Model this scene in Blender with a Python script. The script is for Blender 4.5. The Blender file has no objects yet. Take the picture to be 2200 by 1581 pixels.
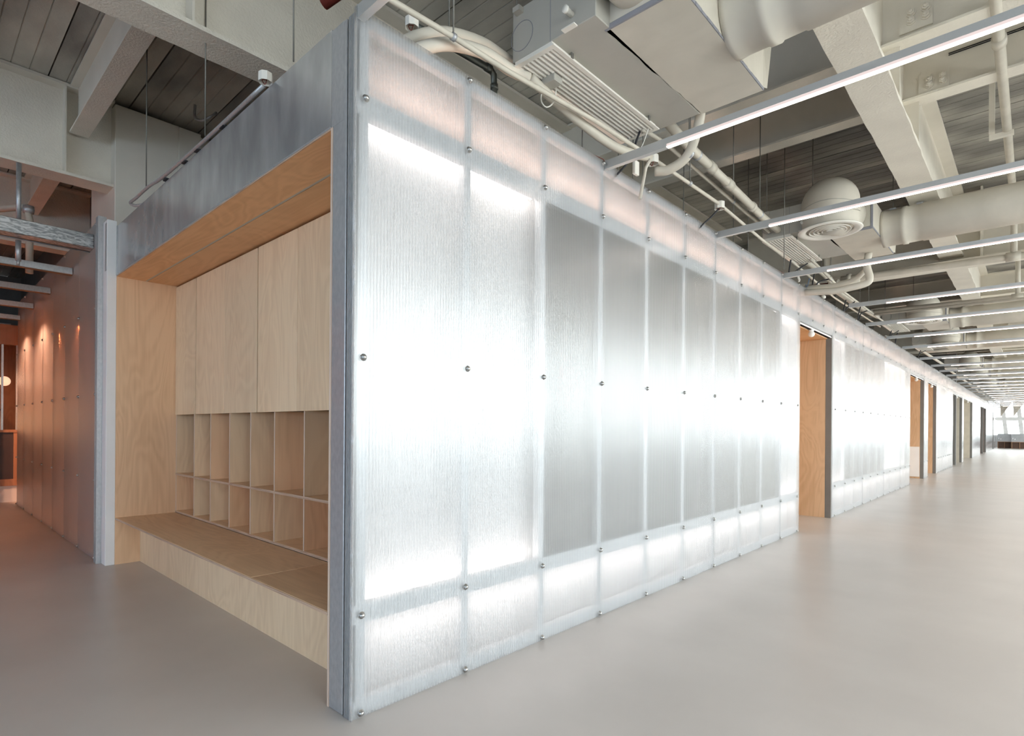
import bpy, math, random
from mathutils import Vector, Matrix
random.seed(7)
S = bpy.context.scene
COL = S.collection
PI = math.pi
R = math.radians

# ------------------------------------------------------------------ camera
cam = bpy.data.cameras.new('camera')
cam.sensor_width = 36.0
cam.lens = 1213.8 / 2200 * 36
cam.shift_y = 128.0 / 2200
cam.clip_start, cam.clip_end = 0.05, 300
co = bpy.data.objects.new('camera', cam)
COL.objects.link(co)
yaw, roll = R(42.774), R(0.418)
fw = Vector((-math.sin(yaw), math.cos(yaw), 0))
rt = Vector((math.cos(yaw), math.sin(yaw), 0))
up = Vector((0, 0, 1))
r3 = rt * math.cos(roll) + up * math.sin(roll)
u3 = up * math.cos(roll) - rt * math.sin(roll)
m = Matrix((r3, u3, -fw)).transposed().to_4x4()
m.translation = Vector((2.212, -1.352, 1.3))
co.matrix_world = m
S.camera = co

# ------------------------------------------------------------------ world, light, exposure
W = bpy.data.worlds.new('sky')
S.world = W
W.use_nodes = True
nt = W.node_tree
nt.nodes.clear()
tc = nt.nodes.new('ShaderNodeTexCoord')
sp = nt.nodes.new('ShaderNodeSeparateXYZ')
cr = nt.nodes.new('ShaderNodeValToRGB')
cr.color_ramp.elements[0].position = 0.46
cr.color_ramp.elements[0].color = (.64, .645, .65, 1)
cr.color_ramp.elements[1].position = 0.52
cr.color_ramp.elements[1].color = (.95, .97, 1.0, 1)
mp = nt.nodes.new('ShaderNodeMapRange')
mp.inputs[1].default_value = -1
mp.inputs[2].default_value = 1
bg = nt.nodes.new('ShaderNodeBackground')
bg.inputs[1].default_value = 5.0
ow = nt.nodes.new('ShaderNodeOutputWorld')
L = nt.links.new
L(tc.outputs['Generated'], sp.inputs[0])
L(sp.outputs[2], mp.inputs[0])
L(mp.outputs[0], cr.inputs[0])
L(cr.outputs[0], bg.inputs[0])
L(bg.outputs[0], ow.inputs[0])


def area(name, loc, rot, sx, sy, power, col=(1, 1, 1), portal=False):
    l = bpy.data.lights.new(name, 'AREA')
    l.shape = 'RECTANGLE'
    l.size, l.size_y = sx, sy
    l.energy = power
    l.color = col
    if portal:
        l.cycles.is_portal = True
    o = bpy.data.objects.new(name, l)
    o.location = loc
    o.rotation_euler = rot
    COL.objects.link(o)
    return o


for i in range(4):      # portals in the window band of the long facade, and in the end glazing
    area('daylight_portal', (7.62, 4.58 + 15.55 * i, 2.4), (0, R(90), 0), 3.2, 15.55, 1, portal=True)
area('daylight_portal', (1.5, -9.3, 2.1), (R(90), 0, 0), 9, 2.5, 1, portal=True)
area('daylight_portal', (3.6, 59.3, 2.2), (R(-90), 0, 0), 7.4, 4.2, 1, portal=True)

vs = S.view_settings
vs.view_transform = 'Standard'
vs.look = 'None'
vs.exposure = 0.92
vs.gamma = 1
vs.use_curve_mapping = False
cy = S.cycles
cy.max_bounces = 8
cy.diffuse_bounces = 5
cy.glossy_bounces = 4
cy.transmission_bounces = 6
cy.transparent_max_bounces = 16
cy.use_denoising = True
cy.sample_clamp_indirect = 6.0
cy.caustics_reflective = False
cy.caustics_refractive = False

# ------------------------------------------------------------------ materials


def mat(name, col, rough=.6, metal=0., var=None, vscale=4., stretch=(1, 1, 1), bump=0., bscale=60., detail=4, spec=.5, coat=0., distort=0., pos=(.35, .7)):
    m = bpy.data.materials.new(name)
    m.use_nodes = True
    n = m.node_tree
    b = n.nodes['Principled BSDF']
    b.inputs['Roughness'].default_value = rough
    b.inputs['Metallic'].default_value = metal
    b.inputs['Specular IOR Level'].default_value = spec
    if coat:
        b.inputs['Coat Weight'].default_value = coat
        b.inputs['Coat Roughness'].default_value = .25
    c = n.nodes.new('ShaderNodeTexCoord')
    mpn = n.nodes.new('ShaderNodeMapping')
    mpn.inputs['Scale'].default_value = stretch
    n.links.new(c.outputs['Object'], mpn.inputs[0])
    if var is None:
        var = tuple(x * .88 for x in col)
    nz = n.nodes.new('ShaderNodeTexNoise')
    nz.inputs['Scale'].default_value = vscale
    nz.inputs['Detail'].default_value = detail
    nz.inputs['Distortion'].default_value = distort
    n.links.new(mpn.outputs[0], nz.inputs[0])
    r = n.nodes.new('ShaderNodeValToRGB')
    r.color_ramp.elements[0].position = pos[0]
    r.color_ramp.elements[1].position = pos[1]
    r.color_ramp.elements[0].color = (*var, 1)
    r.color_ramp.elements[1].color = (*col, 1)
    n.links.new(nz.outputs[0], r.inputs[0])
    n.links.new(r.outputs[0], b.inputs['Base Color'])
    if bump:
        nb = n.nodes.new('ShaderNodeTexNoise')
        nb.inputs['Scale'].default_value = bscale
        nb.inputs['Detail'].default_value = 3
        n.links.new(c.outputs['Object'], nb.inputs[0])
        bp = n.nodes.new('ShaderNodeBump')
        bp.inputs['Strength'].default_value = bump
        bp.inputs['Distance'].default_value = .01
        n.links.new(nb.outputs[0], bp.inputs['Height'])
        n.links.new(bp.outputs[0], b.inputs['Normal'])
    return m


def emis(name, col, s):
    m = bpy.data.materials.new(name)
    m.use_nodes = True
    b = m.node_tree.nodes['Principled BSDF']
    b.inputs['Base Color'].default_value = (*[min(1, c) for c in col], 1)
    b.inputs['Emission Color'].default_value = (*col, 1)
    b.inputs['Emission Strength'].default_value = s
    return m


def plywood(name, col, dark, axis='z', seed=0.):
    """birch ply: long figure along one axis, cathedral swirls and fine fibres"""
    m = bpy.data.materials.new(name)
    m.use_nodes = True
    n = m.node_tree
    lk = n.links.new
    b = n.nodes['Principled BSDF']
    b.inputs['Roughness'].default_value = .48
    b.inputs['Specular IOR Level'].default_value = .4
    c = n.nodes.new('ShaderNodeTexCoord')
    mp_ = n.nodes.new('ShaderNodeMapping')
    mp_.inputs['Location'].default_value = (seed * 3.1, seed * 1.7, seed * 2.3)
    sc = {'z': (1, 1, .28), 'x': (.28, 1, 1), 'y': (1, .28, 1)}[axis]
    mp_.inputs['Scale'].default_value = sc
    oi = n.nodes.new('ShaderNodeObjectInfo')
    ad = n.nodes.new('ShaderNodeVectorMath')
    ad.operation = 'MULTIPLY_ADD'
    ad.inputs[1].default_value = (7, 5, 3)
    lk(oi.outputs['Random'], ad.inputs[0])
    lk(c.outputs['Object'], ad.inputs[2])
    lk(ad.outputs[0], mp_.inputs[0])
    big = n.nodes.new('ShaderNodeTexNoise')
    big.inputs['Scale'].default_value = 2.1
    big.inputs['Detail'].default_value = 2
    big.inputs['Distortion'].default_value = 1.2
    lk(mp_.outputs[0], big.inputs[0])
    # growth rings: contours of the large noise
    mu = n.nodes.new('ShaderNodeMath')
    mu.operation = 'MULTIPLY'
    mu.inputs[1].default_value = 75
    lk(big.outputs[0], mu.inputs[0])
    si = n.nodes.new('ShaderNodeMath')
    si.operation = 'SINE'
    lk(mu.outputs[0], si.inputs[0])
    fi = n.nodes.new('ShaderNodeTexNoise')
    fi.inputs['Scale'].default_value = 26
    fi.inputs['Detail'].default_value = 5
    mp2 = n.nodes.new('ShaderNodeMapping')
    s2 = {'z': (1.6, 1.6, .07), 'x': (.07, 1.6, 1.6), 'y': (1.6, .07, 1.6)}[axis]
    mp2.inputs['Scale'].default_value = s2
    lk(ad.outputs[0], mp2.inputs[0])
    lk(mp2.outputs[0], fi.inputs[0])
    cl = n.nodes.new('ShaderNodeTexNoise')
    cl.inputs['Scale'].default_value = 1.6
    cl.inputs['Detail'].default_value = 3
    lk(mp_.outputs[0], cl.inputs[0])
    a1 = n.nodes.new('ShaderNodeMath')
    a1.operation = 'MULTIPLY_ADD'
    a1.inputs[1].default_value = .085
    lk(si.outputs[0], a1.inputs[0])
    f2 = n.nodes.new('ShaderNodeMath')
    f2.operation = 'MULTIPLY_ADD'
    f2.inputs[1].default_value = .5
    f2.inputs[2].default_value = .22
    lk(fi.outputs[0], f2.inputs[0])
    lk(f2.outputs[0], a1.inputs[2])
    a2 = n.nodes.new('ShaderNodeMath')
    a2.operation = 'MULTIPLY_ADD'
    a2.inputs[1].default_value = .8
    lk(cl.outputs[0], a2.inputs[0])
    lk(a1.outputs[0], a2.inputs[2])
    r = n.nodes.new('ShaderNodeValToRGB')
    r.color_ramp.elements[0].position = .62
    r.color_ramp.elements[0].color = (*dark, 1)
    r.color_ramp.elements[1].position = 1.12
    r.color_ramp.elements[1].position = 1.0
    r.color_ramp.elements[1].color = (*col, 1)
    lk(a2.outputs[0], r.inputs[0])
    # each board its own tone
    hs = n.nodes.new('ShaderNodeHueSaturation')
    mr = n.nodes.new('ShaderNodeMapRange')
    mr.inputs[3].default_value = .90
    mr.inputs[4].default_value = 1.08
    lk(oi.outputs['Random'], mr.inputs[0])
    lk(mr.outputs[0], hs.inputs['Value'])
    lk(r.outputs[0], hs.inputs['Color'])
    lk(hs.outputs[0], b.inputs['Base Color'])
    return m


def thin_fresnel(n, ior):
    """Fresnel that behaves alike on both faces of an unrefracting sheet"""
    g = n.nodes.new('ShaderNodeNewGeometry')
    mr = n.nodes.new('ShaderNodeMapRange')
    mr.inputs[3].default_value = ior
    mr.inputs[4].default_value = 1 / ior
    n.links.new(g.outputs['Backfacing'], mr.inputs[0])
    fr = n.nodes.new('ShaderNodeFresnel')
    n.links.new(mr.outputs[0], fr.inputs[0])
    return fr


def polycarb(name, along, tint=(.94, .95, .96), clear=.68, refl=1.0, pitch=.0178, rough=.10, body=.12):
    """fluted twin-wall sheet: clear part, milky part and a reflection smeared across the flutes"""
    m = bpy.data.materials.new(name)
    m.use_nodes = True
    n = m.node_tree
    n.nodes.clear()
    lk = n.links.new
    out = n.nodes.new('ShaderNodeOutputMaterial')
    c = n.nodes.new('ShaderNodeTexCoord')
    s = n.nodes.new('ShaderNodeSeparateXYZ')
    lk(c.outputs['Object'], s.inputs[0])
    mu = n.nodes.new('ShaderNodeMath')
    mu.operation = 'MULTIPLY'
    mu.inputs[1].default_value = 2 * PI / pitch
    lk(s.outputs[1 if along == 'y' else 0], mu.inputs[0])
    si = n.nodes.new('ShaderNodeMath')
    si.operation = 'SINE'
    lk(mu.outputs[0], si.inputs[0])
    ab = n.nodes.new('ShaderNodeMath')   # narrow web lines
    ab.operation = 'POWER'
    ma = n.nodes.new('ShaderNodeMath')
    ma.operation = 'MULTIPLY_ADD'
    ma.inputs[1].default_value = .5
    ma.inputs[2].default_value = .5
    lk(si.outputs[0], ma.inputs[0])
    lk(ma.outputs[0], ab.inputs[0])
    ab.inputs[1].default_value = 4
    # slow irregularity of the sheet (waviness of the reflection)
    nz = n.nodes.new('ShaderNodeTexNoise')
    nz.inputs['Scale'].default_value = 2.2
    nz.inputs['Detail'].default_value = 2
    mpn = n.nodes.new('ShaderNodeMapping')
    mpn.inputs['Scale'].default_value = (1, .5, 1.3) if along == 'y' else (.5, 1, 1.3)
    lk(c.outputs['Object'], mpn.inputs[0])
    lk(mpn.outputs[0], nz.inputs[0])
    hsum = n.nodes.new('ShaderNodeMath')
    hsum.operation = 'MULTIPLY_ADD'
    hsum.inputs[1].default_value = .00020
    lk(si.outputs[0], hsum.inputs[0])
    nzs = n.nodes.new('ShaderNodeMath')
    nzs.operation = 'MULTIPLY'
    nzs.inputs[1].default_value = .0015
    lk(nz.outputs[0], nzs.inputs[0])
    lk(nzs.outputs[0], hsum.inputs[2])
    bp = n.nodes.new('ShaderNodeBump')
    bp.inputs['Strength'].default_value = 1.0
    bp.inputs['Distance'].default_value = 1.0
    lk(hsum.outputs[0], bp.inputs['Height'])
    gl = n.nodes.new('ShaderNodeBsdfAnisotropic')
    gl.inputs['Color'].default_value = (1, 1, 1, 1)
    gl.inputs['Roughness'].default_value = rough
    gl.inputs['Anisotropy'].default_value = .9
    tv = n.nodes.new('ShaderNodeCombineXYZ')
    tv.inputs[1 if along == 'y' else 0].default_value = 1
    lk(tv.outputs[0], gl.inputs['Tangent'])
    lk(bp.outputs[0], gl.inputs['Normal'])
    tr = n.nodes.new('ShaderNodeBsdfTransparent')
    tr.inputs[0].default_value = (*tint, 1)
    tl = n.nodes.new('ShaderNodeBsdfTranslucent')
    tl.inputs[0].default_value = (.92, .92, .93, 1)
    df = n.nodes.new('ShaderNodeBsdfDiffuse')
    df.inputs[0].default_value = (.80, .81, .82, 1)
    mb = n.nodes.new('ShaderNodeMixShader')
    mb.inputs[0].default_value = body
    lk(tl.outputs[0], mb.inputs[1])
    lk(df.outputs[0], mb.inputs[2])
    mc = n.nodes.new('ShaderNodeMixShader')
    cf = n.nodes.new('ShaderNodeMath')
    cf.operation = 'MULTIPLY_ADD'
    cf.inputs[1].default_value = .15
    cf.inputs[2].default_value = 1 - clear
    lk(ab.outputs[0], cf.inputs[0])
    lk(cf.outputs[0], mc.inputs[0])
    lk(tr.outputs[0], mc.inputs[1])
    lk(mb.outputs[0], mc.inputs[2])
    fr = thin_fresnel(n, 1.55)
    fm = n.nodes.new('ShaderNodeMath')
    fm.operation = 'MULTIPLY_ADD'
    fm.use_clamp = True
    fm.inputs[1].default_value = .85 * refl
    fm.inputs[2].default_value = .07 * refl
    lk(fr.outputs[0], fm.inputs[0])
    fin = n.nodes.new('ShaderNodeMixShader')
    lk(fm.outputs[0], fin.inputs[0])
    lk(mc.outputs[0], fin.inputs[1])
    lk(gl.outputs[0], fin.inputs[2])
    lk(fin.outputs[0], out.inputs[0])
    return m


def pane_mat(name='window_glass', tint=(.95, .98, .97)):
    m = bpy.data.materials.new(name)
    m.use_nodes = True
    n = m.node_tree
    n.nodes.clear()
    out = n.nodes.new('ShaderNodeOutputMaterial')
    tr = n.nodes.new('ShaderNodeBsdfTransparent')
    tr.inputs[0].default_value = (*tint, 1)
    gl = n.nodes.new('ShaderNodeBsdfGlossy')
    gl.inputs['Roughness'].default_value = .02
    fr = thin_fresnel(n, 1.45)
    mx = n.nodes.new('ShaderNodeMixShader')
    n.links.new(fr.outputs[0], mx.inputs[0])
    n.links.new(tr.outputs[0], mx.inputs[1])
    n.links.new(gl.outputs[0], mx.inputs[2])
    n.links.new(mx.outputs[0], out.inputs[0])
    return m


M = {}
M['floor'] = mat('microcement_floor', (.56, .52, .49), .34, var=(.505, .468, .44), vscale=1.3, bump=.03, bscale=9, detail=6, spec=.5)
M['slab'] = mat('raw_concrete_slab', (.74, .70, .61), .5, var=(.19, .18, .165), vscale=.9, stretch=(.45, 1, 1), bump=.35, bscale=45, detail=8, pos=(.40, .66))
M['beam'] = mat('cream_fireproof_paint', (.84, .79, .69), .7, var=(.76, .71, .62), vscale=3, bump=.5, bscale=55)
M['beam_smooth'] = mat('cream_paint_smooth', (.80, .75, .66), .6, var=(.72, .675, .59), vscale=2.2, bump=.1, bscale=30)
M['duct'] = mat('cream_insulation_wrap', (.70, .65, .56), .62, var=(.60, .56, .48), vscale=2.6, bump=.35, bscale=9, distort=.6)
M['fcu'] = mat('painted_sheet_metal', (.48, .46, .41), .5, var=(.42, .405, .36), vscale=2, bump=.05)
M['white_metal'] = mat('white_grille_paint', (.86, .83, .76), .45, var=(.80, .77, .70))
M['foil'] = mat('grey_insulation_edge', (.30, .30, .33), .8, bump=.4)
M['galv'] = mat('galvanized_steel', (.54, .545, .555), .42, .6, var=(.45, .46, .475), vscale=55, stretch=(1, 1, .6), detail=5, bump=.04, bscale=40)
M['galv_dull'] = mat('galvanized_stud', (.76, .78, .80), .5, .2, var=(.68, .70, .72), vscale=9)
M['galv_sheet'] = mat('galvanized_sheet', (.60, .61, .62), .24, .6, var=(.42, .43, .44), vscale=3.2, stretch=(2.2, 1, .8), detail=8, bump=.015, bscale=5)
M['spangle'] = mat('spangled_galvanized_tube', (.62, .63, .64), .38, .7, var=(.27, .28, .29), vscale=16, stretch=(1, .6, 2.6), detail=7, distort=2, pos=(.42, .6))
M['dark_pipe'] = mat('dark_grey_conduit', (.17, .18, .16), .4, .6)
M['pipe'] = mat('cream_painted_pipe', (.66, .61, .52), .5, var=(.56, .52, .44), vscale=6)
M['rod'] = mat('dull_threaded_rod', (.22, .21, .19), .5, .6)
M['ply'] = plywood('birch_plywood', (.82, .545, .335), (.69, .43, .25), 'z')
M['ply_pale'] = plywood('pale_birch_plywood', (.86, .65, .43), (.74, .535, .34), 'z', 2)
M['ply_x'] = plywood('birch_plywood_flat', (.80, .56, .345), (.66, .44, .26), 'x', 4)
M['ply_soffit'] = plywood('birch_plywood_soffit', (.84, .50, .265), (.70, .39, .19), 'x', 6)
M['ply_edge'] = mat('plywood_edge', (.66, .47, .34), .6, var=(.40, .25, .17), vscale=6, stretch=(1, 1, 40))
M['ply_edge_v'] = mat('plywood_edge_upright', (.74, .58, .47), .6, var=(.62, .46, .36), vscale=6, stretch=(40, 40, 1))
M['groove_shade'] = mat('painted_groove_shade', (.03, .025, .02), .9)
M['alu'] = mat('matt_aluminium', (.56, .57, .57), .38, .55, var=(.52, .53, .53))
M['jamb'] = mat('dark_grey_steel_jamb', (.22, .21, .195), .5, .3)
M['white'] = mat('white_backing_board', (.72, .71, .71), .7, var=(.70, .69, .69))
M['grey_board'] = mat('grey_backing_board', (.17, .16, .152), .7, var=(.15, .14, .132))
M['plaster'] = mat('white_plaster', (.90, .89, .88), .8, var=(.86, .85, .84), bump=.1)
M['grey_wall'] = mat('grey_wall_paint', (.42, .41, .40), .8)
M['dark_wall'] = mat('dark_bulkhead', (.20, .195, .185), .8)
M['screw'] = mat('zinc_screw', (.50, .49, .47), .3, .9)
M['clear_edge'] = polycarb('clear_polycarbonate_edge', 'y', clear=.75, rough=.15)
M['poly'] = polycarb('fluted_polycarbonate', 'y')
M['poly_x'] = polycarb('fluted_polycarbonate_side', 'x', clear=.42, rough=.20, refl=1.0, tint=(.92, .88, .86), body=.45)
M['glass'] = pane_mat()
M['glass_cool_light'] = pane_mat('cool_light_glass', (.79, .88, .97))  # pane tint chosen to cool the daylight reaching the left floor
M['diffuser'] = emis('light_bar_diffuser', (1, .87, .77), 10)
M['lens_side'] = emis('light_bar_lens_side', (1, .82, .78), .42)
M['lens_side'].node_tree.nodes['Principled BSDF'].inputs['Base Color'].default_value = (.12, .11, .11, 1)
M['led_warm'] = emis('warm_led_strip', (1, .70, .56), 7)
M['led_white'] = emis('white_led_strip', (1, .92, .87), 6.5)
M['globe_off'] = mat('opal_globe', (.85, .82, .78), .25, var=(.84, .81, .77))
M['globe_on'] = emis('glowing_opal_globe', (1, .62, .40), .55)
M['warm_lamp'] = emis('warm_lamp_face', (1, .50, .30), 8)
M['panel_glow'] = emis('back_panel_glow', (1, .52, .26), .75)
M['brown'] = mat('dark_brown_counter', (.075, .042, .033), .5, var=(.06, .034, .028))
M['wood_warm'] = plywood('warm_wood_panel', (.50, .25, .14), (.40, .19, .10), 'z', 9)
M['mull'] = mat('white_mullion', (.72, .73, .74), .5)
M['steel_top'] = mat('brushed_steel_counter', (.42, .43, .44), .35, .6)
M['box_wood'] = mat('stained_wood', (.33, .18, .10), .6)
M['box_shade'] = mat('wood_shade_paint', (.11, .06, .04), .7)  # darker copy of the stained wood, paints shade in gaps and openings
M['textured'] = mat('textured_canopy', (.62, .58, .52), .9, var=(.42, .39, .35), vscale=5, bump=.8, bscale=9)
M['black'] = mat('black_cable', (.02, .02, .025), .5)
M['red'] = mat('red_fire_pipe', (.20, .035, .025), .5)
M['blue'] = mat('blue_wire', (.10, .22, .45), .5)

# ------------------------------------------------------------------ mesh helpers


class MB:
    def __init__(s):
        s.v, s.f, s.sm = [], [], []

    def add(s, vs, fs, smooth=False):
        o = len(s.v)
        s.v += [tuple(x) for x in vs]
        s.f += [tuple(i + o for i in q) for q in fs]
        s.sm += [smooth] * len(fs)
        return s

    def box(s, x0, x1, y0, y1, z0, z1):
        if x0 > x1: x0, x1 = x1, x0
        if y0 > y1: y0, y1 = y1, y0
        if z0 > z1: z0, z1 = z1, z0
        return s.add([(x0, y0, z0), (x1, y0, z0), (x1, y1, z0), (x0, y1, z0), (x0, y0, z1), (x1, y0, z1), (x1, y1, z1), (x0, y1, z1)],
                     [(3, 2, 1, 0), (4, 5, 6, 7), (0, 1, 5, 4), (1, 2, 6, 5), (2, 3, 7, 6), (3, 0, 4, 7)])

    def cbox(s, x0, x1, y0, y1, z0, z1, b=.004):
        """box with chamfered edges"""
        c = [(x0, y0, z0), (x1, y1, z1)]
        vs = []
        for k in (0, 1):
            zz = (z0, z1)[k]
            zi = (z0 + b, z1 - b)[k]
            for (px, py, sx, sy) in ((x0, y0, 1, 1), (x1, y0, -1, 1), (x1, y1, -1, -1), (x0, y1, 1, -1)):
                vs += [(px + sx * b, py + sy * b, zz), (px + sx * b, py, zi), (px, py + sy * b, zi)]
        f = []
        o = lambda k, i, j: k * 12 + (i % 4) * 3 + j
        f.append(tuple(o(0, i, 0) for i in (3, 2, 1, 0)))
        f.append(tuple(o(1, i, 0) for i in (0, 1, 2, 3)))
        for i in range(4):
            j = i + 1
            A = 1 if i % 2 == 0 else 2
            f.append((o(0, i, A), o(0, j, A), o(1, j, A), o(1, i, A)))
            f.append((o(0, i, 0), o(0, j, 0), o(0, j, A), o(0, i, A)))
            f.append((o(1, i, A), o(1, j, A), o(1, j, 0), o(1, i, 0)))
            f.append((o(0, i, 0), o(0, i, 1), o(0, i, 2)))
            f.append((o(1, i, 0), o(1, i, 2), o(1, i, 1)))
            f.append((o(0, i, 1), o(1, i, 1), o(1, i, 2), o(0, i, 2)))
        return s.add(vs, f)

    def tube(s, pts, r, n=12, cap=True, smooth=True):
        pts = [Vector(p) for p in pts]
        rs = r if isinstance(r, (list, tuple)) else [r] * len(pts)
        vs, f = [], []
        prev = None
        for i, p in enumerate(pts):
            a = pts[max(i - 1, 0)]
            b = pts[min(i + 1, len(pts) - 1)]
            d = (b - a).normalized()
            if prev is None:
                h = Vector((0, 0, 1)) if abs(d.z) < .9 else Vector((1, 0, 0))
                u = d.cross(h).normalized()
            else:
                u = (prev - d * prev.dot(d)).normalized()
            prev = u
            w = d.cross(u)
            for k in range(n):
                t = 2 * PI * k / n
                vs.append(p + (u * math.cos(t) + w * math.sin(t)) * rs[i])
        for i in range(len(pts) - 1):
            for k in range(n):
                f.append((i * n + k, i * n + (k + 1) % n, (i + 1) * n + (k + 1) % n, (i + 1) * n + k))
        if cap:
            f.append(tuple(reversed(range(n))))
            f.append(tuple(range((len(pts) - 1) * n, len(pts) * n)))
        return s.add(vs, f, smooth)

    def lathe(s, prof, c, axis='z', n=32, smooth=True, closed=False):
        """profile [(radius, height)] turned about an axis through c"""
        vs, f = [], []
        for (r, h) in prof:
            for k in range(n):
                t = 2 * PI * k / n
                a, b = r * math.cos(t), r * math.sin(t)
                if axis == 'z': p = (c[0] + a, c[1] + b, c[2] + h)
                elif axis == 'x': p = (c[0] + h, c[1] + a, c[2] + b)
                else: p = (c[0] + b, c[1] + h, c[2] + a)
                vs.append(p)
        m_ = len(prof)
        for i in range(m_ - 1 + (1 if closed else 0)):
            j = (i + 1) % m_
            for k in range(n):
                f.append((i * n + k, i * n + (k + 1) % n, j * n + (k + 1) % n, j * n + k))
        if not closed:
            if prof[0][0] > 1e-6: f.append(tuple(reversed(range(n))))
            if prof[-1][0] > 1e-6: f.append(tuple(range((m_ - 1) * n, m_ * n)))
        return s.add(vs, f, smooth)

    def prism(s, poly, axis, a, b):
        """extrude a 2-D polygon along an axis"""
        n = len(poly)
        def P(u, v, w):
            return {'x': (w, u, v), 'y': (u, w, v), 'z': (u, v, w)}[axis]
        vs = [P(u, v, a) for u, v in poly] + [P(u, v, b) for u, v in poly]
        f = [tuple(reversed(range(n))), tuple(range(n, 2 * n))]
        for i in range(n):
            j = (i + 1) % n
            f.append((i, j, n + j, n + i))
        return s.add(vs, f)

    def mesh(s, name, mt):
        me = bpy.data.meshes.new(name)
        me.from_pydata(s.v, [], s.f)
        me.materials.append(mt)
        if any(s.sm):
            me.polygons.foreach_set('use_smooth', s.sm)
        me.update()
        return me

    def build(s, name, mt, parent=None, **kw):
        o = bpy.data.objects.new(name, s.mesh(name, mt))
        COL.objects.link(o)
        if parent is not None:
            o.parent = parent
        tag(o, **kw)
        return o


def tag(o, label=None, cat=None, group=None, kind=None):
    if label: o['label'] = label
    if cat: o['category'] = cat
    if group: o['group'] = group
    if kind: o['kind'] = kind
    return o


def empty(name, loc=(0, 0, 0), **kw):
    o = bpy.data.objects.new(name, None)
    o.empty_display_size = .1
    o.location = loc
    COL.objects.link(o)
    tag(o, **kw)
    return o


def inst(me, name, loc, parent=None, rot=None, scale=None, **kw):
    o = bpy.data.objects.new(name, me)
    o.location = loc
    if rot: o.rotation_euler = rot
    if scale: o.scale = scale
    COL.objects.link(o)
    if parent is not None: o.parent = parent
    tag(o, **kw)
    return o


def copy_tree(o, parent=None):
    c = o.copy()
    COL.objects.link(c)
    if parent is not None: c.parent = parent
    for ch in list(o.children):
        copy_tree(ch, c)
    return c


ORD = ['nearest', 'second', 'third', 'fourth', 'fifth', 'sixth', 'seventh', 'eighth', 'ninth', 'tenth', 'eleventh', 'twelfth', 'thirteenth',
       'fourteenth', 'fifteenth', 'sixteenth', 'seventeenth', 'eighteenth', 'nineteenth', 'twentieth', 'twenty-first', 'twenty-second',
       'twenty-third', 'twenty-fourth', 'twenty-fifth', 'twenty-sixth', 'twenty-seventh', 'twenty-eighth', 'twenty-ninth', 'thirtieth']

# ------------------------------------------------------------------ floor, slab, outer walls
YE = 59.0      # far end of the hall
XW = 7.5       # window facade
MB().box(-15.5, XW + .2, -9.3, YE + .3, -.12, 0).build('floor', M['floor'], kind='structure',
    label='seamless beige grey microcement floor with a soft sheen')

ceil = empty('ceiling', (0, 0, 4.72), kind='structure', label='dark raw concrete slab of board-marked planks above the beams')
pitch = .69
me_pl = None
k = 0
y = -.382 - 13 * pitch
while y < YE:
    # board-marked soffit strips with open joints between and two shallow grooves each
    b = MB()
    g = .007
    y1 = pitch - .012
    prof = [(0, 0), (0, .06), (y1, .06), (y1, 0)]
    for q in (4, 3, 2, 1):
        yc = y1 * q / 5
        prof += [(yc + g, 0), (yc, .009), (yc - g, 0)]
    if me_pl is None:
        b.prism([(u, v) for u, v in prof], 'x', -15.5, XW + .2)
        me_pl = b.mesh('deck_plank', M['slab'])
    inst(me_pl, 'deck_plank', (0, y, random.uniform(0, .006)), ceil)
    y += pitch
    k += 1
MB().box(-15.5, XW + .2, -9.4, YE + .4, .061, .14).build('slab_core', M['slab'], ceil)

# window facade at the corridor's far side (mostly seen as a reflection)
wf = empty('wall_east', (XW, 0, 0), kind='structure', label='window facade with white sill wall on the far side of the hall')
def wbox(*a):
    a = list(a); a[0] -= XW; a[1] -= XW
    return MB().box(*a)
wbox(XW, XW + .2, -3.2, YE, 0, .86).build('sill_wall', M['grey_wall'], wf)
wbox(XW - .22, XW + .05, -3.2, YE, .80, .86).build('window_sill', M['mull'], wf)
wbox(XW, XW + .2, -3.2, YE, 3.95, 4.72).build('head_wall', M['beam_smooth'], wf)
wbox(XW, XW + .2, -9.3, -3.2, 0, 4.72).build('light_block_wall', M['grey_wall'], wf)  # unseen solid stretch, closed to keep daylight off the left floor
me = MB().box(0, .12, -.03, .03, .86, 3.95).mesh('mullion', M['mull'])
yy = -3.17
while yy < YE:
    inst(me, 'mullion', (0, yy, 0), wf)
    yy += 1.96
wbox(XW + .04, XW + .05, -3.2, YE, .86, 3.95).build('glass_pane', M['glass'], wf)

ws = empty('wall_south', (0, -9.2, 0), kind='structure', label='unseen wall far behind the camera, window band added to light the niche side')
MB().box(-15.5, XW, -.1, .05, 0, .9).box(-15.5, XW, -.1, .05, 3.3, 4.72).box(-15.5, -3, -.1, .05, .9, 3.3).box(6, XW, -.1, .05, .9, 3.3).build('wall_face', M['grey_wall'], ws)
MB().box(-3, 6, -.03, -.02, .9, 3.3).build('glass_pane', M['glass_cool_light'], ws)  # added window, lights the niche side with cooled daylight
MB().box(-15.5, -15.35, -9.3, YE, 0, 4.72).build('wall_west', M['dark_wall'], kind='structure', label='dark wall far beyond the side passage')
MB().box(-15.5, -5.3, .55, .7, 0, 4.72).build('wall_bulkhead', M['dark_wall'], kind='structure', label='dark grey wall above and behind the tinted plastic partition')
MB().box(-15.5, 0, 26, 26.2, 0, 4.72).build('wall_back', M['dark_wall'], kind='structure', label='dark cross wall beyond the rooms')

# ------------------------------------------------------------------ steel girders and beams


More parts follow.
